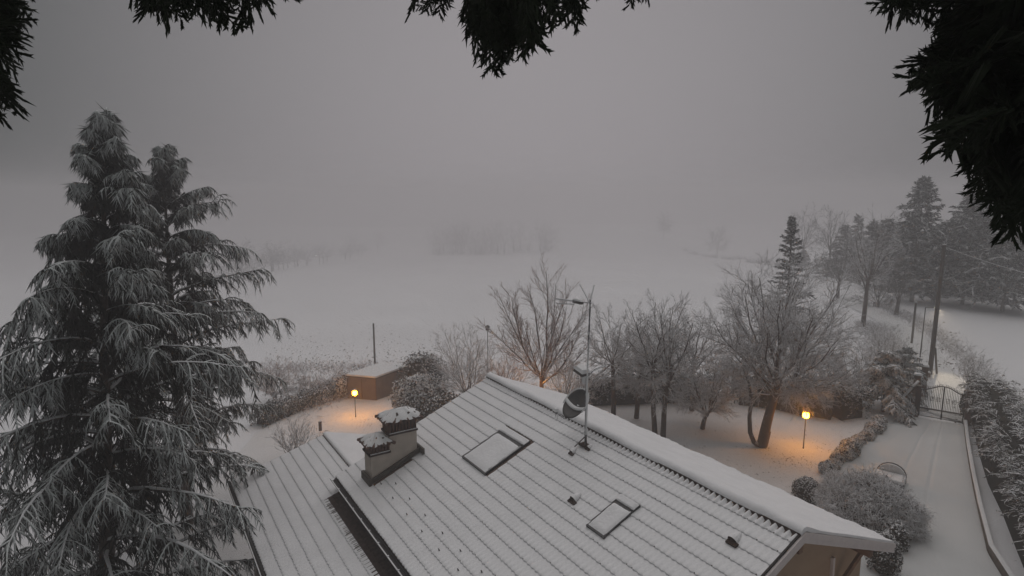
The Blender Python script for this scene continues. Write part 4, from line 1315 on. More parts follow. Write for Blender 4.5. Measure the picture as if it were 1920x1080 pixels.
b_ = G(1193, 786); dome_tree('birch_tree', b_, 600, 70, 68, 'lower frosted tree between the mast and the birch-like pair', u=1190, **kb2)
b_ = G(1297, 772); dome_tree('birch_tree', b_, 578, 76, 67, 'bare tree filling the gap behind the umbrella-crowned tree', u=1290, **kb2)
b_ = G(1015, 772)
dome_tree('young_tree', b_, 484, 108, 71, 'reddish vase-shaped bare tree behind the roof ridge', u=1010, hf=0.26, zc=0.42, nl=16, k=(15, 9, 5), trunkR=0.13, rt=0.008, emin=0.1, arc=0.45, ratio=(0.34, 0.42, 0.5),
          up=(0.10, 0.08, 0.05), outw=0.25, angs=(0.6, 0.6, 0.7), wander=0.06, mt='twig_red')
ks = dict(hf=0.14, zc=0.34, nl=20, k=(8, 7, 6), trunkR=0.05, rt=0.0075, emin=-0.1, stems=4, ratio=(0.42, 0.5, 0.5), wander=0.08)
b_ = G(868, 765); dome_tree('shrubby_tree', b_, 602, 75, 72, 'grey twiggy tree right of the snowy round bush', u=868, **dict(ks, mt='twig_grey', nl=26))
b_ = G(945, 760); dome_tree('shrubby_tree', b_, 640, 62, 73, 'tangled bare bush under the reddish tree', u=945, **dict(ks, mt='twig_red'))
b_ = G(1062, 785); dome_tree('shrubby_tree', b_, 650, 58, 74, 'tangled bare bush left of the aerial mast', u=1055, **dict(ks, mt='twig'))
gs_ = 'twiggy shrubs along the garden edge'
for (u, v, tv, wpx, sd_, lab, mt_) in ((1545, 765, 650, 66, 80, 'snowy twiggy shrub behind the right lantern', 'twig'), (1612, 750, 622, 62, 81, 'tall twiggy shrub left of the drooping snowy conifer', 'twig_grey'),
                                       (1655, 705, 612, 42, 82, 'twiggy shrub below the short wooden post', 'twig_grey'), (1683, 708, 662, 34, 83, 'low lit shrub beside the gate pillars', 'twig'),
                                       (1385, 745, 660, 60, 85, 'twiggy shrub hidden behind the big round tree', 'twig')):
    b_ = G(u, v); dome_tree('twiggy_shrub', b_, tv, wpx, sd_, lab, 'shrub', gs_, u=u, **dict(ks, mt=mt_))
gl_ = 'leafless bushes on the left garden edge'
for (u, v, tv, wpx, sd_, lab, mt_) in ((522, 752, 668, 50, 90, 'pinkish leafless bush beside the second cedar', 'twig_red'), (575, 744, 698, 42, 91, 'low leafless bush left of the shed', 'twig'),
                                       (618, 738, 704, 30, 92, 'small leafless bush touching the shed wall', 'twig_red')):
    b_ = G(u, v); dome_tree('leafless_bush', b_, tv, wpx, sd_, lab, 'bush', gl_, u=u, **dict(ks, mt=mt_, k=(8, 8, 5), up=(0.06, 0.05, 0.03)))
b_ = G(552, 862)
dome_tree('upright_shrub', b_, 775, 48, 95, 'upright sparse shrub just behind the wing roof', 'shrub', u=560, hf=0.1, zc=0.15, nl=26, k=(7, 5, 2), trunkR=0.03, rt=0.007, emin=0.4, stems=8, ratio=(0.35, 0.4, 0.4), up=(0.1, 0.1, 0.05), outw=0.15, angs=(0.5, 0.6, 0.7), mt='twig')
b_ = G(1626, 978)
dome_tree('spirea_bush', b_, 0, 90, 96, 'big dense rounded bush of snowy twigs beside the driveway', 'bush', H=2.25, hf=0.10, zc=0.20, nl=26, k=(8, 6, 4), trunkR=0.03, rt=0.0085, emin=0.0, stems=14, ratio=(0.34, 0.5, 0.5), up=(0.0, -0.02, -0.03), outw=0.2, arc=0.0, wander=0.16, mt='twig_grey')
sp_ = [o for o in bpy.data.objects if o.name.startswith('spirea_bush')][0]
g = MB(); g.ball((0, 0, 0.5), (1.24, 1.24, 0.84), 18, 10, jit=0.06, rng=random); g.build('inner_shade_core', M['core'], sp_)  # solid dark ball added for the bush's inner shade
rgm = np.random.default_rng(9)
n_ = 9500
th = rgm.uniform(0, 6.283, n_); cz = rgm.uniform(-0.35, 1, n_); sr = np.sqrt(1 - cz * cz)
Dm = np.stack([sr * np.cos(th), sr * np.sin(th), cz], 1)
Pm = Dm * np.array([1.52, 1.52, 0.98]) * (1 + 0.08 * rgm.normal(size=n_) + 0.12 * np.sin(Dm[:, 0] * 5 + 1) * np.cos(Dm[:, 1] * 4) + 0.06 * np.sin(Dm[:, 2] * 9 + Dm[:, 0] * 7))[:, None] + np.array([0, 0, 0.6])
mat_ = grow(Pm, 0.6 * Dm + 1.0 * rgm.normal(size=(n_, 3)), 0.24 * rgm.uniform(0.5, 1.4, n_), 0.010, 0.004, 2, 0.5, -0.1, rgm)
V, F = sticks([(mat_[0], mat_[1])], 3)
obj('outer_twigs', mesh_np('outer_twigs', V, F, M['twig_grey']), sp_)

# hedges (leafy boxes with wavy tops)
def hedge(name, pts, width, height, label, dens=900, size=0.06, mt='hedge', seed=1, cat='hedge', hfun=None):
    rng = np.random.default_rng(seed)
    pts = np.array(pts, float); o0 = pts[0].copy()
    r = empty(name, o0); tag(r, label, cat)
    Vs, Ns = [], []
    core = MB()
    for a, b in zip(pts[:-1], pts[1:]):
        L = np.linalg.norm(b[:2] - a[:2]); n = int(dens * L)
        t = nrm(b[:2] - a[:2]); nn = np.array([-t[1], t[0]])
        s = rng.uniform(0, L, n); ph = rng.uniform(-0.15, math.pi + 0.15, n)
        ca, sa = np.cos(ph), np.sin(ph)
        wv = 1 + 0.12 * np.sin(s * 2.1 + seed) + 0.1 * np.sin(s * 5.3) + 0.08 * rng.normal(size=n)
        ox = np.sign(ca) * np.abs(ca) ** 0.5 * width / 2 * wv; oz = np.maximum(sa, 0) ** 0.45 * height * wv * rng.uniform(0.25, 1.0, n) ** 0.35
        P = a[None, :2] + t[None] * s[:, None] + nn[None] * ox[:, None]
        Z = a[2] + (b[2] - a[2]) * s / L + oz
        Vs.append(np.stack([P[:, 0] - o0[0], P[:, 1] - o0[1], Z - o0[2]], 1))
        Ns.append(np.stack([nn[0] * ca, nn[1] * ca, sa], 1))
        w2, h2 = width * 0.40, height * 0.80
        a, b = a.copy(), b.copy()
        if np.allclose(a, pts[0]): a[:2] += t * 0.45
        if np.allclose(b, pts[-1]): b[:2] -= t * 0.45
        q = lambda p, o, z: (p[0] + nn[0] * o - o0[0], p[1] + nn[1] * o - o0[1], p[2] + z - o0[2])
        core.hexa([q(a, -w2, -0.2), q(b, -w2, -0.2), q(b, w2, -0.2), q(a, w2, -0.2), q(a, -w2 * .7, h2), q(b, -w2 * .7, h2), q(b, w2 * .7, h2), q(a, w2 * .7, h2)])
    V, F = leaf_cloud(np.concatenate(Vs), np.concatenate(Ns), size, rng)
    obj('foliage', mesh_np('foliage', V, F, M[mt]), r)
    core.build('stems', M['core'], r)  # solid dark blocks, not stems: the hedge's inner shade as colour
    return r
hedge('evergreen_hedge', [G(1085, 758), G(1250, 752), G(1350, 752)], 1.3, 1.7, 'dark evergreen hedge behind the umbrella-crowned tree', 1500, 0.06, seed=2)
hedge('evergreen_hedge', [G(1370, 752), G(1450, 762), G(1560, 783), G(1610, 775)], 1.6, 1.9, 'dark evergreen hedge behind the right lantern', 1500, 0.06, seed=3)
hedge('evergreen_hedge', [G(480, 802), G(540, 775), G(600, 755), G(636, 742)], 1.1, 1.0, 'low dark hedge climbing towards the shed', 1500, 0.06, seed=4)

# arching sprays with snow for the right hedge
def spray_hedge(name, pts, width, height, label, n=260, seed=1, L=0.9, cat='hedge', mt='hedge'):
    rng = np.random.default_rng(seed)
    pts = np.array(pts, float); o0 = pts[0].copy()
    r = empty(name, o0); tag(r, label, cat)
    seg = np.linalg.norm(np.diff(pts[:, :2], axis=0), axis=1); d = np.r_[0, np.cumsum(seg)]
    s = rng.uniform(0, d[-1], n)
    C = np.stack([np.interp(s, d, pts[:, k]) for k in range(3)], 1) - o0
    i = np.clip(np.searchsorted(d, s) - 1, 0, len(seg) - 1)
    t = nrm((pts[1:, :2] - pts[:-1, :2])[i]); nn = np.stack([-t[:, 1], t[:, 0]], 1)
    side = rng.uniform(-1, 1, n); hz = height * np.where(np.abs(side) < 0.6, 0.84 + 0.12 * rng.uniform(0, 1, n), 0.62 + 0.28 * rng.uniform(0, 1, n))
    P0 = C.copy(); P0[:, :2] += nn * (side * width * 0.28)[:, None]; P0[:, 2] += hz
    D0 = np.concatenate([nn * np.sign(side)[:, None] * rng.uniform(0.4, 1.3, (n, 1)) + t * rng.normal(size=(n, 1)) * 0.6, rng.uniform(0.3, 0.9, (n, 1))], 1)
    b1 = grow(P0, D0, L * rng.uniform(0.6, 1.2, n), 0.022, 0.010, 6, 0.07, -0.16, rng)
    P, D, Lx, _ = spawn(b1, 9, 0.1, 1.0, 0.7, 1, rng, flat=0.7, taper=0)
    b2 = grow(P, D, 0.30 * rng.uniform(0.5, 1.2, len(P)), 0.022, 0.010, 2, 0.1, -0.10, rng)
    P, D, Lx, _ = spawn(b2, 4, 0.1, 1.0, 0.7, 1, rng, flat=0.7, taper=0)
    b3 = grow(P, D, 0.11 * rng.uniform(0.5, 1.2, len(P)), 0.012, 0.005, 1, 0.1, -0.05, rng)
    V, F = sticks([(b1[0], b1[1]), (b2[0], b2[1]), (b3[0], b3[1])], 3)
    obj('foliage', mesh_np('foliage', V, F, M[mt]), r)
    core = MB()
    for a, b in zip(pts[:-1], pts[1:]):
        tt = nrm(b[:2] - a[:2]); m2 = np.array([-tt[1], tt[0]])
        q = lambda p, o, z: (p[0] + m2[0] * o - o0[0], p[1] + m2[1] * o - o0[1], p[2] + z - o0[2])
        w2 = width * 0.36
        core.hexa([q(a, -w2, -0.2), q(b, -w2, -0.2), q(b, w2, -0.2), q(a, w2, -0.2), q(a, -w2 * .9, height * .84), q(b, -w2 * .9, height * .84), q(b, w2 * .9, height * .84), q(a, w2 * .9, height * .84)])
    core.build('stems', M['core'], r)  # solid dark filling, not stems: shade under the sprays put into colour
    return r
hp = [np.array([*(G(u_, v_)[:2] + np.array([0.62, -0.42])), 0.0]) for u_, v_ in ((1812, 772), (1822, 810), (1830, 850), (1846, 905), (1872, 960), (1918, 1080))] + [np.array([14.5, 12.0, 0])]
spray_hedge('cypress_hedge', hp, 1.8, 2.2, 'tall dark hedge with arching snowy sprays right of the driveway', 540, 7, 0.8)
b_ = G(1822, 790)
shrub_ball('dark_shrub', b_, (0.55, 0.55, 1.2), 'dark leafy shrub hugging the right gate post', n=1400, size=0.07, seed=8)
b_ = G(1818, 770)
dome_tree('thin_sapling', b_ + np.array([0.2, 0.6, 0]), 0, 26, 84, 'thin leafless sapling rising over the right gate post', 'sapling', H=3.2, mt='twig_grey', hf=0.15, zc=0.3, nl=11, k=(6, 5, 3), trunkR=0.03, stems=4, rt=0.008, emin=0.4)

# low drooping conifer by the gate
b_ = G(1655, 772)
wood, fo = conifer_lines(44, 3.2, 2.5, nb=30, k=(20, 12), droop=(-0.13, -0.16, -0.14), r=(0.05, 0.035), up0=0.5, z0=0.12, pw=0.5, twigL=0.24, brL=0.6)
tree_obj('weeping_conifer', b_, wood, fo, 'low drooping conifer buried in snow left of the side gate', 'tree', None, 'laurel', 'bark', 4, 'foliage')
b_ = G(1690, 742)
wood, fo = conifer_lines(45, 2.9, 1.7, nb=26, k=(18, 10), droop=(-0.10, -0.14, -0.14), r=(0.045, 0.03), up0=0.5, z0=0.15, pw=0.6, twigL=0.2, brL=0.55)
tree_obj('weeping_conifer', b_, wood, fo, 'lamp-lit snowy conifer right behind the side gate', 'tree', None, 'laurel', 'bark', 4, 'foliage')

# round snowy bush beside the shed
b_ = G(790, 778)
shrub_ball('round_bush', b_, (wide(52, b_[1]), 1.3, 1.35), 'rounded evergreen bush piled with snow right of the shed', n=5200, size=0.085, mt='laurel', seed=12, lump=0.14)
b_ = G(795, 735)
shrub_ball('dark_bush', b_, (1.5, 1.1, 1.5), 'dark evergreen bush behind the shed end', n=2600, size=0.08, mt='hedge', seed=13, lump=0.14)
b_ = G(830, 790)
shrub_ball('dark_bush', b_, (1.7, 1.2, 0.9), 'dark low bush tucked behind the left roof edge', n=2600, size=0.08, mt='hedge', seed=14, lump=0.14)
b_ = G(660, 748)
shrub_ball('ivy_bush', b_ + np.array([-0.8, 0.6, 0]), (0.6, 0.8, 0.95), 'narrow brown bush against the left shed corner', n=1500, size=0.07, mt='twig', seed=15, lump=0.14)
# ball topiary
b_ = G(1511, 938)
shrub_ball('ball_topiary', b_, (0.50, 0.50, 0.52), 'clipped ball shrub near the right roof corner', n=2600, size=0.035, mt='hedge', seed=16, lump=0.02)
# clipped box border
A_, B_ = G(1552, 888), G(1650, 800)
names = ['first', 'second', 'third', 'fourth', 'fifth', 'sixth', 'seventh', 'eighth', 'ninth', 'tenth', 'eleventh', 'twelfth', 'thirteenth']
proto = None
for k in range(13):
    t = k / 12
    p = A_ * (1 - t) + B_ * t
    p = p + np.array([random.uniform(-0.08, 0.08), random.uniform(-0.08, 0.08), 0])
    lab = 'small clipped box shrub, %s in the snowy border row counted from the house' % names[k]
    if proto is None:
        proto = shrub_ball('box_shrub', p, (0.34, 0.34, 0.33), lab, group='clipped box shrubs edging the driveway', n=1100, size=0.045, mt='laurel', seed=17, lump=0.10)
    else:
        r = proto.copy(); COL.objects.link(r); r.location = tuple(float(c) for c in p); r.rotation_euler = (0, 0, k * 1.3)
        s_ = random.uniform(0.78, 1.18); r.scale = (s_, s_, s_ * random.uniform(0.9, 1.1)); r['label'] = lab
        for ch in list(proto.children):
            c = ch.copy(); COL.objects.link(c); c.parent = r
# corner shrub by the gable, bottom right
b_ = G(1655, 1075)
shrub_ball('corner_shrub', b_, (0.42, 0.45, 0.8), 'snow-flecked evergreen shrub at the right house corner', n=3600, size=0.034, mt='hedge', seed=18, lump=0.15)
b_ = G(1672, 1030)
shrub_ball('corner_shrub', b_, (0.42, 0.42, 0.55), 'small dark shrub just off the tip of the roof eave', n=1200, size=0.05, mt='hedge', seed=19, lump=0.15)

# spruce behind the big tree
b_ = gz(*(aty(1475, 600, 44.0)[:2]))
wood, fo = conifer_lines(51, top_z(1474, 410, 44.0) - b_[2], 2.4, nb=70, k=(12, 7), droop=(0.0, -0.06, -0.05), r=(0.06, 0.035), up0=0.05, z0=0.08, pw=0.85, twigL=0.22, brL=0.6)
tree_obj('spruce_tree', b_, wood, fo, 'slim snowy spruce whose tip rises above the big bare tree', 'tree', None, 'spruce', 'bark', 4, 'foliage')

# ------------------------------------------------------------------ right-hand wood
def far_conifer(u, tv, y, Lm, seed, label, group='conifers of the right-hand wood'):
    p = aty(u, 500, y); b = gz(p[0], y)
    H = top_z(u, tv, y) - b[2]
    wood, fo = conifer_lines(seed, H, Lm, seg2=3, nb=80, k=(12, 6), droop=(-0.02, -0.08, -0.06), r=(0.11, 0.06), up0=0.12, z0=0.06, pw=0.8, twigL=0.45, brL=1.1)
    return tree_obj('conifer_tree', b, wood, fo, label, 'tree', group, 'spruce', 'bark', 3, 'foliage')
far_conifer(1716, 336, 66, 4.2, 52, 'conifer with a sharp tip standing highest in the right-hand wood')
far_conifer(1812, 350, 64, 5.0, 53, 'broad conifer behind the utility pole')
far_conifer(1890, 395, 60, 4.6, 56, 'conifer at the right edge under the dark branches')
far_conifer(1765, 420, 72, 4.0, 57, 'shorter conifer between two taller ones in the wood')
def far_bare(u, bv, tv, wpx, seed, label, group, mt='wood_twig', name='bare_tree', rt=0.014, **kw):
    b = G(u, bv)
    d = dict(hf=0.35, zc=0.5, nl=14, k=(7, 7, 5), trunkR=0.17, rt=rt, emin=-0.4)
    d.update(kw)
    return dome_tree(name, b, tv, wpx, seed, label, 'tree', group, mt, 'bark', 3, u=u, **d)
far_bare(1618, 612, 392, 66, 110, 'tall bare tree with visible forked trunk beside the road', None, rt=0.011, hf=0.42, zc=0.6, mt='twig_grey', nl=16)
gp = 'bare trees of the right-hand wood'
far_bare(1505, 500, 380, 34, 111, 'pale bare tree at the left end of the wood', gp)
far_bare(1555, 505, 385, 36, 112, 'bare tree second from the left end of the wood', gp)
far_bare(1570, 560, 448, 46, 113, 'low bare tree above the spruce tip, right side', gp)
far_bare(1660, 520, 408, 40, 114, 'bare tree just left of the sharp-tipped conifer', gp)
far_bare(1680, 590, 490, 38, 115, 'brownish bare tree where the road meets the wood', gp)
far_bare(1640, 575, 500, 46, 116, 'dark tangled thicket left of the road bend', gp, hf=0.1, zc=0.3, stems=4)
far_bare(1244, 448, 396, 15, 117, 'small lone tree on the far snowy ridge', None, rt=0.08)
far_bare(1345, 482, 420, 24, 118, 'rounded lone tree with bushes at its foot in the field', None, rt=0.05, hf=0.2, zc=0.45)

def wood_mass(name, spots, seed, hr=(9, 14), rr=(2.5, 4), mt='twig_grey', conf=0.0, low=False):
    rng = np.random.default_rng(seed)
    protos = []
    for q in range(4):
        a, b = dome_lines(seed + q, 10, 3, nl=8 if low else 10, k=(3, 3, 2) if low else (5, 4, 3), trunkR=0.2, rt=0.05, emin=-0.5, hf=0.1 if low else 0.3, zc=0.3 if low else 0.5)
        al = fit([l for l in a + b], 1.0, 0.3)
        protos.append([(l[0][:, ::2] if l[0].shape[1] > 5 and n_ > 0 else l[0], l[1][:, ::2] if l[0].shape[1] > 5 and n_ > 0 else l[1]) for n_, l in enumerate(al)])
    for q in range(2):
        a, b = conifer_lines(seed + q, 12, 3.2, nb=30, k=(7, 3), droop=(-0.02, -0.08, -0.06), r=(0.18, 0.12), up0=0.1, z0=0.06, pw=0.8, twigL=0.8, brL=1.4, seg2=2)
        al = fit(a + b, 1.0, 0.26)
        protos.append([(l[0][:, ::3] if l[0].shape[1] > 6 else l[0], l[1][:, ::3] if l[0].shape[1] > 6 else l[1]) for l in al])
    lines = []
    for (x, y) in spots:
        h = rng.uniform(*hr); r_ = rng.uniform(*rr) / 0.3
        pr = protos[int(rng.integers(4, 6))] if rng.random() < conf else protos[int(rng.integers(0, 4))]
        th = rng.uniform(0, 6.28); c, s = math.cos(th), math.sin(th)
        Rm = np.array([[c, -s, 0], [s, c, 0], [0, 0, 1]])
        o = np.array([x, y, float(terrain(x, y))])
        for l in pr:
            lines.append(((l[0] * np.array([r_, r_, h])) @ Rm.T + o, l[1]))
    V, F = sticks(lines, 3)
    return tag(obj(name, mesh_np(name, V, F, M[mt])), kind='stuff')
rw = np.random.default_rng(5)
def band(p0, p1, n, depth):
    t = rw.uniform(0, 1, n); o = rw.uniform(0, depth, n)
    p0, p1 = np.array(p0[:2]), np.array(p1[:2])
    P = p0[None] * (1 - t[:, None]) + p1[None] * t[:, None]
    rd = nrm(P)
    return [tuple(q) for q in P + rd * o[:, None]]
wood_mass('right_woods', band(G(1680, 552), G(1990, 552), 34, 22) + band(G(1560, 520), G(1680, 552), 8, 16), 201, (6, 9.5), (2.2, 3.4), conf=0.65, mt='wood_twig')
wood_mass('right_undergrowth', band(G(1690, 556), G(1990, 556), 34, 12) + band(G(1500, 505), G(1650, 560), 18, 10), 231, (2, 4.5), (1.5, 2.6), conf=0.2, mt='wood_twig', low=True)
wood_mass('middle_woods', band(G(812, 478), G(1038, 470), 24, 16), 211, (15, 21), (5.5, 8), conf=0.0, mt='wood_twig')
wood_mass('middle_undergrowth', band(G(808, 480), G(1040, 472), 40, 8), 241, (6, 11), (4, 6.5), conf=0.0, mt='wood_twig', low=True)
wood_mass('left_woods', band(G(380, 545), G(560, 500), 17, 12) + band(G(560, 500), G(710, 474), 11, 10), 221, (8, 13), (4.5, 6.5), conf=0.0, mt='wood_twig')
wood_mass('field_edge_scrub', band(G(1280, 472), G(1400, 486), 24, 8) + band(G(1400, 492), G(1480, 505), 14, 8), 251, (1.2, 2.6), (1.2, 2.2), conf=0.0, mt='wood_twig', low=True)

# ------------------------------------------------------------------ road verge brambles, field clods, lawn tufts
def scrub(name, path, width, n, seed, H=0.7, mt='hedge'):
    rng = np.random.default_rng(seed)
    path = np.array(path, float)
    seg = np.linalg.norm(np.diff(path[:, :2], axis=0), axis=1); d = np.r_[0, np.cumsum(seg)]
    s = rng.uniform(0, d[-1], n)
    P = np.stack([np.interp(s, d, path[:, 0]), np.interp(s, d, path[:, 1])], 1) + rng.normal(size=(n, 2)) * width / 2
    P0 = np.concatenate([P, terrain(P[:, 0], P[:, 1])[:, None]], 1)
    D0 = np.concatenate([rng.normal(size=(n, 2)) * 0.6, np.ones((n, 1))], 1)
    b1 = grow(P0, D0, H * rng.uniform(0.4, 1.3, n), 0.012, 0.006, 3, 0.16, -0.14, rng)
    Pn, D, L, _ = spawn(b1, 6, 0.1, 1.0, 0.8, 0.45, rng)
    b2 = grow(Pn, D, L, 0.012, 0.005, 1, 0.2, -0.08, rng)
    V, F = sticks([(b1[0], b1[1]), (b2[0], b2[1])], 3)
    return tag(obj(name, mesh_np(name, V, F, M[mt])), kind='stuff')
scrub('roadside_brambles', [G(1655, 575), G(1718, 603), G(1772, 640), G(1815, 680), G(1850, 715), G(1915, 790), G(1970, 860)], 1.2, 1900, 301, 0.55, 'twig_grey')
scrub('hedge_foot_brambles', [G(1700, 735), G(1690, 700), G(1665, 655), G(1625, 610)], 1.6, 1200, 302, 0.8, 'twig_grey')
scrub('shed_side_weeds', [G(560, 770), G(640, 735)], 1.5, 500, 303, 0.7, 'twig_red')
scrub('field_edge_weeds', [G(470, 700), G(560, 690), G(640, 695), G(700, 690), G(790, 690)], 2.6, 900, 304, 0.45, 'twig_red')

def clods(name, regions, seed, size=(0.05, 0.16), mt='clod'):
    rng = np.random.default_rng(seed)
    Ps = []
    for (u0, v0, u1, v1, n) in regions:
        for _ in range(n):
            u = rng.uniform(u0, u1); v = v0 + (v1 - v0) * rng.uniform(0, 1) ** 0.6
            Ps.append(G(u, v))
    P = np.array(Ps); n = len(P)
    s = rng.uniform(size[0], size[1], n)
    th = rng.uniform(0, 6.28, n)
    base = np.array([[1, 0, -0.2], [0, 0.45, -0.2], [-1, 0, -0.2], [0, -0.45, -0.2], [0.2, 0, 0.42], [-0.3, 0.1, 0.36]])
    B = base[None] * s[:, None, None]
    c, sn = np.cos(th)[:, None], np.sin(th)[:, None]
    X = B[..., 0] * c - B[..., 1] * sn + P[:, None, 0]; Y = B[..., 0] * sn + B[..., 1] * c + P[:, None, 1]; Z = B[..., 2] + P[:, None, 2] + 0.05
    V = np.stack([X, Y, Z], -1).reshape(-1, 3)
    f = np.array([[0, 1, 4], [1, 5, 4], [1, 2, 5], [2, 3, 5], [3, 4, 5], [3, 0, 4]])
    F = (f[None] + 6 * np.arange(n)[:, None, None]).reshape(-1, 3)
    return tag(obj(name, mesh_np(name, V, F, M[mt])), kind='stuff')
clods('field_clods', [(500, 600, 830, 700, 360), (620, 560, 900, 640, 90), (1100, 520, 1400, 600, 70), (560, 640, 830, 695, 240)], 401, (0.04, 0.11))
clods('lawn_tufts', [(560, 775, 720, 830, 420), (1280, 800, 1560, 900, 260), (1440, 810, 1620, 880, 200)], 402, (0.015, 0.045))
clods('verge_clods', [(1780, 700, 1920, 800, 160), (1690, 600, 1800, 700, 120)], 403, (0.05, 0.14))

# ------------------------------------------------------------------ dark branches hanging close to the camera
def frond_lines(rng, L):
    """one flat drooping cypress frond along +x, length L"""
    ax = grow([[0, 0, 0]], [[1, 0, 0.0]], L, 0.0045, 0.002, 7, 0.04, 0.0, rng)
    P, D, Lx, _ = spawn(ax, 15, 0.04, 0.97, 0.58, 1, rng, flat=0.93, taper=0)
    tt = np.linspace(0, 1, 15)
    Ls = L * 0.36 * (1 - 0.75 * tt) * rng.uniform(0.7, 1.2, 15) + 0.014
    b = grow(P, D, Ls, 0.0050, 0.0030, 3, 0.06, 0.0, rng)
    P, D, Lx, _ = spawn(b, 6, 0.15, 1.0, 0.45, 1, rng, flat=0.93, taper=0)
    c = grow(P, D, np.repeat(Ls, 6) * 0.32 * rng.uniform(0.6, 1.2, len(P)) + 0.006, 0.0042, 0.0028, 1, 0.05, 0.0, rng)
    return [(ax[0], ax[1]), (b[0], b[1]), (c[0], c[1])]
fr = np.random.default_rng(77)
FROND = [sticks(frond_lines(fr, 1.0 * 0.24), 3) for _ in range(6)]
def frond_plain(rng, L):
    ax = grow([[0, 0, 0]], [[1, 0, 0.0]], L, 0.006, 0.003, 3, 0.04, 0.0, rng)
    P, D, Lx, _ = spawn(ax, 26, 0.02, 0.99, 0.62, 1, rng, flat=0.88, taper=0)
    Ls = L * 0.36 * (1 - 0.7 * np.linspace(0, 1, 26)) * rng.uniform(0.7, 1.2, 26) + 0.014
    b = grow(P, D, Ls, 0.012, 0.006, 1, 0.06, 0.0, rng)
    return [(ax[0], ax[1]), (b[0], b[1])]
FROND_IN = [sticks(frond_plain(fr, 0.24), 3) for _ in range(6)]
def fronds(name, contour, parent, depth=(1.7, 2.4), step=11, layers=5, inset=26, seed=1, size=(0.75, 1.15), twist=0.8):
    """contour: (u, v, dir_u, dir_v) of the tips, in order; fill goes inward against dir"""
    rng = np.random.default_rng(seed)
    C = np.array(contour, float)
    d = np.r_[0, np.cumsum(np.hypot(*np.diff(C[:, :2], axis=0).T))]
    Vs, Fs, off = [], [], 0
    for ly in range(layers):
        s = np.arange(0, d[-1], step * (2.6 if ly == 0 else 1.0 + 0.1 * ly))
        for si in s:
            si = si + rng.uniform(-step, step) * 0.6
            u, v, du, dv = [np.interp(si, d, C[:, k]) for k in range(4)]
            a = math.atan2(dv, du) + rng.normal() * 0.22
            du, dv = math.cos(a), math.sin(a)
            ins = ly * inset + (rng.uniform(0, 0.8) * inset if ly == 0 else (0.55 + rng.uniform(-0.2, 0.9)) * inset)
            u -= du * ins; v -= dv * ins
            y = rng.uniform(*depth)
            tip = aty(u, v, y)
            rootd = aty(u - du * 60, v - dv * 60, y + rng.normal() * 0.06)
            X = nrm(tip - rootd)
            L = rng.uniform(*size) * (1.4 if ly == 0 else 1.0)
            # frond plane: mostly facing the viewer but twisted
            up = np.array([0, -1.0, 0]) + twist * rng.normal(size=3); up = nrm(up - (up @ X) * X)
            Y = np.cross(up, X)
            V, F = (FROND if ly < 2 else FROND_IN)[int(rng.integers(0, 6))]
            xx = V[:, 0] * L
            bend = rng.uniform(-0.5, 0.8)
            P = tip + (xx - 0.24 * L)[:, None] * X + (V[:, 1] * L)[:, None] * Y + (V[:, 2] * L)[:, None] * up
            P[:, 2] -= bend * (xx ** 2) * 0.8 - bend * (0.24 * L) ** 2 * 0.8
            Vs.append(P); Fs.append((F[0] + off, F[1] + off)); off += len(V)
    V = np.concatenate(Vs) - np.array(parent.location)
    o = obj(name, mesh_np(name, V, (np.concatenate([f[0] for f in Fs]), np.concatenate([f[1] for f in Fs])), M['frond']), parent)
    return o
tr0 = empty('foreground_cypress', (0.4, -2.6, 0))
tag(tr0, 'dark cypress whose branches hang close in front across the picture top', 'tree')
g = MB(); g.tube([(0, 0, -0.3), (0.05, 0, 4), (0, 0, 9), (0.05, 0, 15.5)], [0.38, 0.32, 0.22, 0.08], 12); g.build('trunk', M['bark'], tr0, smooth=True)
def limb(pts, r0=0.04):
    g = MB(); loc = np.array(tr0.location)
    P = [Vector(np.array(p, float) - loc) for p in pts]
    g.tube(P, [r0 * (1 - 0.8 * i / (len(P) - 1)) for i in range(len(P))], 7); return g.build('limb', M['bark'], tr0)
def uy(u, v, y): return aty(u, v, y)
limb([(0.4, -2.6, 12.2), (-0.6, -0.8, 13.6), (-1.4, 1.2, 13.6), uy(380, -120, 2.1), uy(300, -40, 2.0)])
limb([(0.4, -2.6, 12.6), (0.2, -0.8, 13.8), (0.1, 1.0, 13.7), uy(980, -160, 2.1), uy(985, -30, 2.0)])
limb([(0.4, -2.6, 12.0), (1.8, -0.5, 13.4), (2.4, 1.2, 13.3), uy(2100, 60, 2.1), uy(1930, 150, 2.0), uy(1800, 150, 2.0)], 0.045)
limb([(0.4, -2.6, 11.8), (-2.0, -0.4, 13.2), (-2.3, 1.4, 12.9), uy(-80, 60, 2.0), uy(0, 150, 2.0)])
limb([(0.4, -2.6, 12.4), (1.3, -0.6, 13.8), (1.7, 1.4, 13.9), uy(1850, -120, 2.1), uy(1700, -60, 2.0)])
# left edge cluster
fronds('foliage', [(50, -10, .8, .5), (72, 38, .9, .25), (60, 72, .9, .3), (52, 105, .8, .6), (28, 138, .5, .9), (18, 175, .6, .8), (30, 208, .6, .8), (14, 232, .4, .9), (-20, 250, .2, 1)], tr0, (1.7, 2.2), 8, 6, 22, 501, (0.45, 0.75))
# top-left fringe
fronds('foliage', [(236, 18, -.8, .7), (262, 40, -.3, 1), (285, 32, -.1, 1), (312, 66, 0, 1), (345, 52, .1, 1), (365, 28, .1, 1), (400, 60, .1, 1), (420, 32, .2, 1), (442, 70, .1, 1), (470, 50, .1, 1), (485, 48, .3, 1), (505, 15, .4, .9), (545, 4, .5, .8)],
       tr0, (1.7, 2.3), 8, 4, 24, 502, (0.5, 0.8))
fronds('foliage', [(205, -12, -.2, 1), (215, 6, 0, 1)], tr0, (1.7, 2.3), 8, 2, 20, 503, (0.3, 0.5))
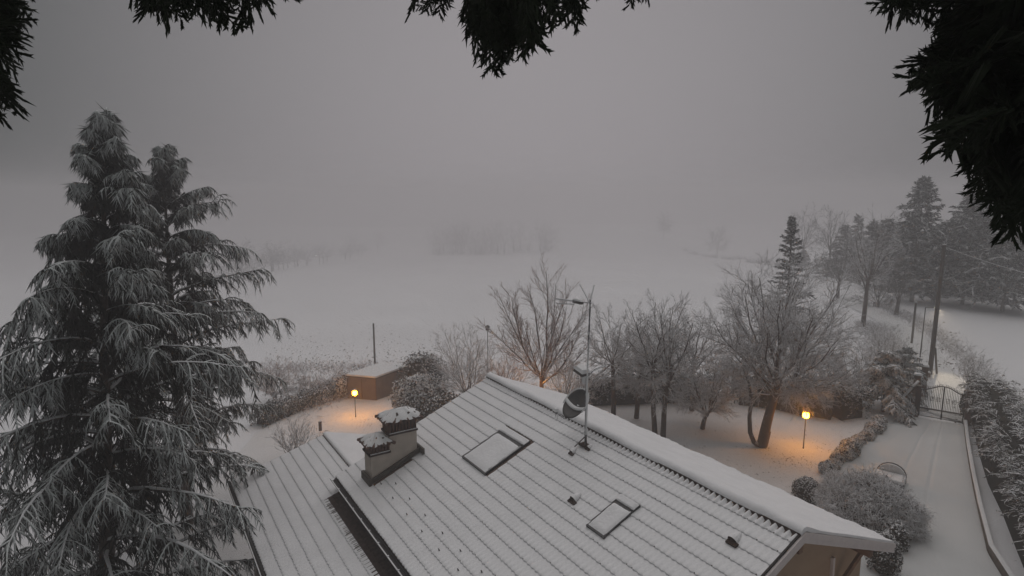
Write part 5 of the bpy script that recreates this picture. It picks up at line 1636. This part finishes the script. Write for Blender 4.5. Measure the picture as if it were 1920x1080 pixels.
# small sprigs
fronds('foliage', [(757, 38, -.6, .8), (763, 36, -.6, .8), (805, 32, 0, 1), (838, 44, .1, 1), (850, 20, .3, 1)], tr0, (1.9, 2.2), 16, 2, 20, 504, (0.38, 0.6))
# middle cluster
fronds('foliage', [(886, 38, -.5, 1), (900, 72, -.2, 1), (904, 105, -.1, 1), (908, 150, -.35, 1), (935, 122, -.1, 1), (950, 112, 0, 1), (968, 85, 0, 1), (985, 115, .05, 1), (1000, 95, .2, 1), (1015, 62, .4, .9), (1005, 30, .5, .8), (1030, 50, 0, 1), (1060, 45, .1, 1), (1080, 66, .15, 1), (1084, 30, .3, 1)],
       tr0, (1.7, 2.2), 7, 5, 26, 505, (0.5, 0.85))
fronds('foliage', [(1118, 0, 0, 1), (1162, 14, 0, 1), (1215, 22, .4, 1), (1245, 5, .7, .6)], tr0, (1.8, 2.2), 20, 2, 18, 506, (0.4, 0.6))
# right: top fringe
fronds('foliage', [(1620, 8, -.8, .4), (1650, 20, -.5, .8), (1682, 55, -.2, 1), (1705, 30, 0, 1), (1730, 46, .1, 1), (1765, 64, .1, 1), (1790, 40, .2, 1), (1825, 44, .2, 1), (1862, 60, .1, 1), (1890, 70, .1, 1), (1925, 85, 0, 1)], tr0, (1.6, 2.2), 8, 5, 26, 507, (0.5, 0.85))
# right: big mass
fronds('foliage', [(1770, 98, -.6, -.6), (1730, 118, -.9, -.1), (1685, 128, -1, .1), (1700, 170, -.8, .5), (1742, 205, -.6, .7), (1735, 248, -.8, .4), (1742, 282, -.8, .6), (1790, 292, -.3, 1), (1822, 300, -.4, .9), (1808, 362, -.6, .8), (1838, 382, -.8, .5), (1850, 415, -.4, .9), (1872, 445, -.3, 1), (1905, 462, -.1, 1), (1940, 470, 0, 1)],
       tr0, (1.5, 2.2), 8, 12, 27, 508, (0.6, 1.0))
fronds('foliage', [(1800, 108, -.5, -.7), (1850, 95, -.3, -.8), (1920, 88, -.2, -.8)], tr0, (1.5, 2.1), 8, 5, 26, 509, (0.6, 0.9))

# ------------------------------------------------------------------ the fog
m = bpy.data.materials.new('haze'); m.use_nodes = True
t = m.node_tree; t.nodes.clear()
out = t.nodes.new('ShaderNodeOutputMaterial'); pv = t.nodes.new('ShaderNodeVolumePrincipled')
pv.inputs['Color'].default_value = (0.93, 0.915, 0.925, 1)
pv.inputs['Density'].default_value = 0.0060
pv.inputs['Anisotropy'].default_value = 0.78
t.links.new(pv.outputs[0], out.inputs['Volume'])
g = MB(); g.box((0, 305, -6.0), (900, 700, 47)); hz = g.build('haze', m)
tag(hz, kind='stuff')
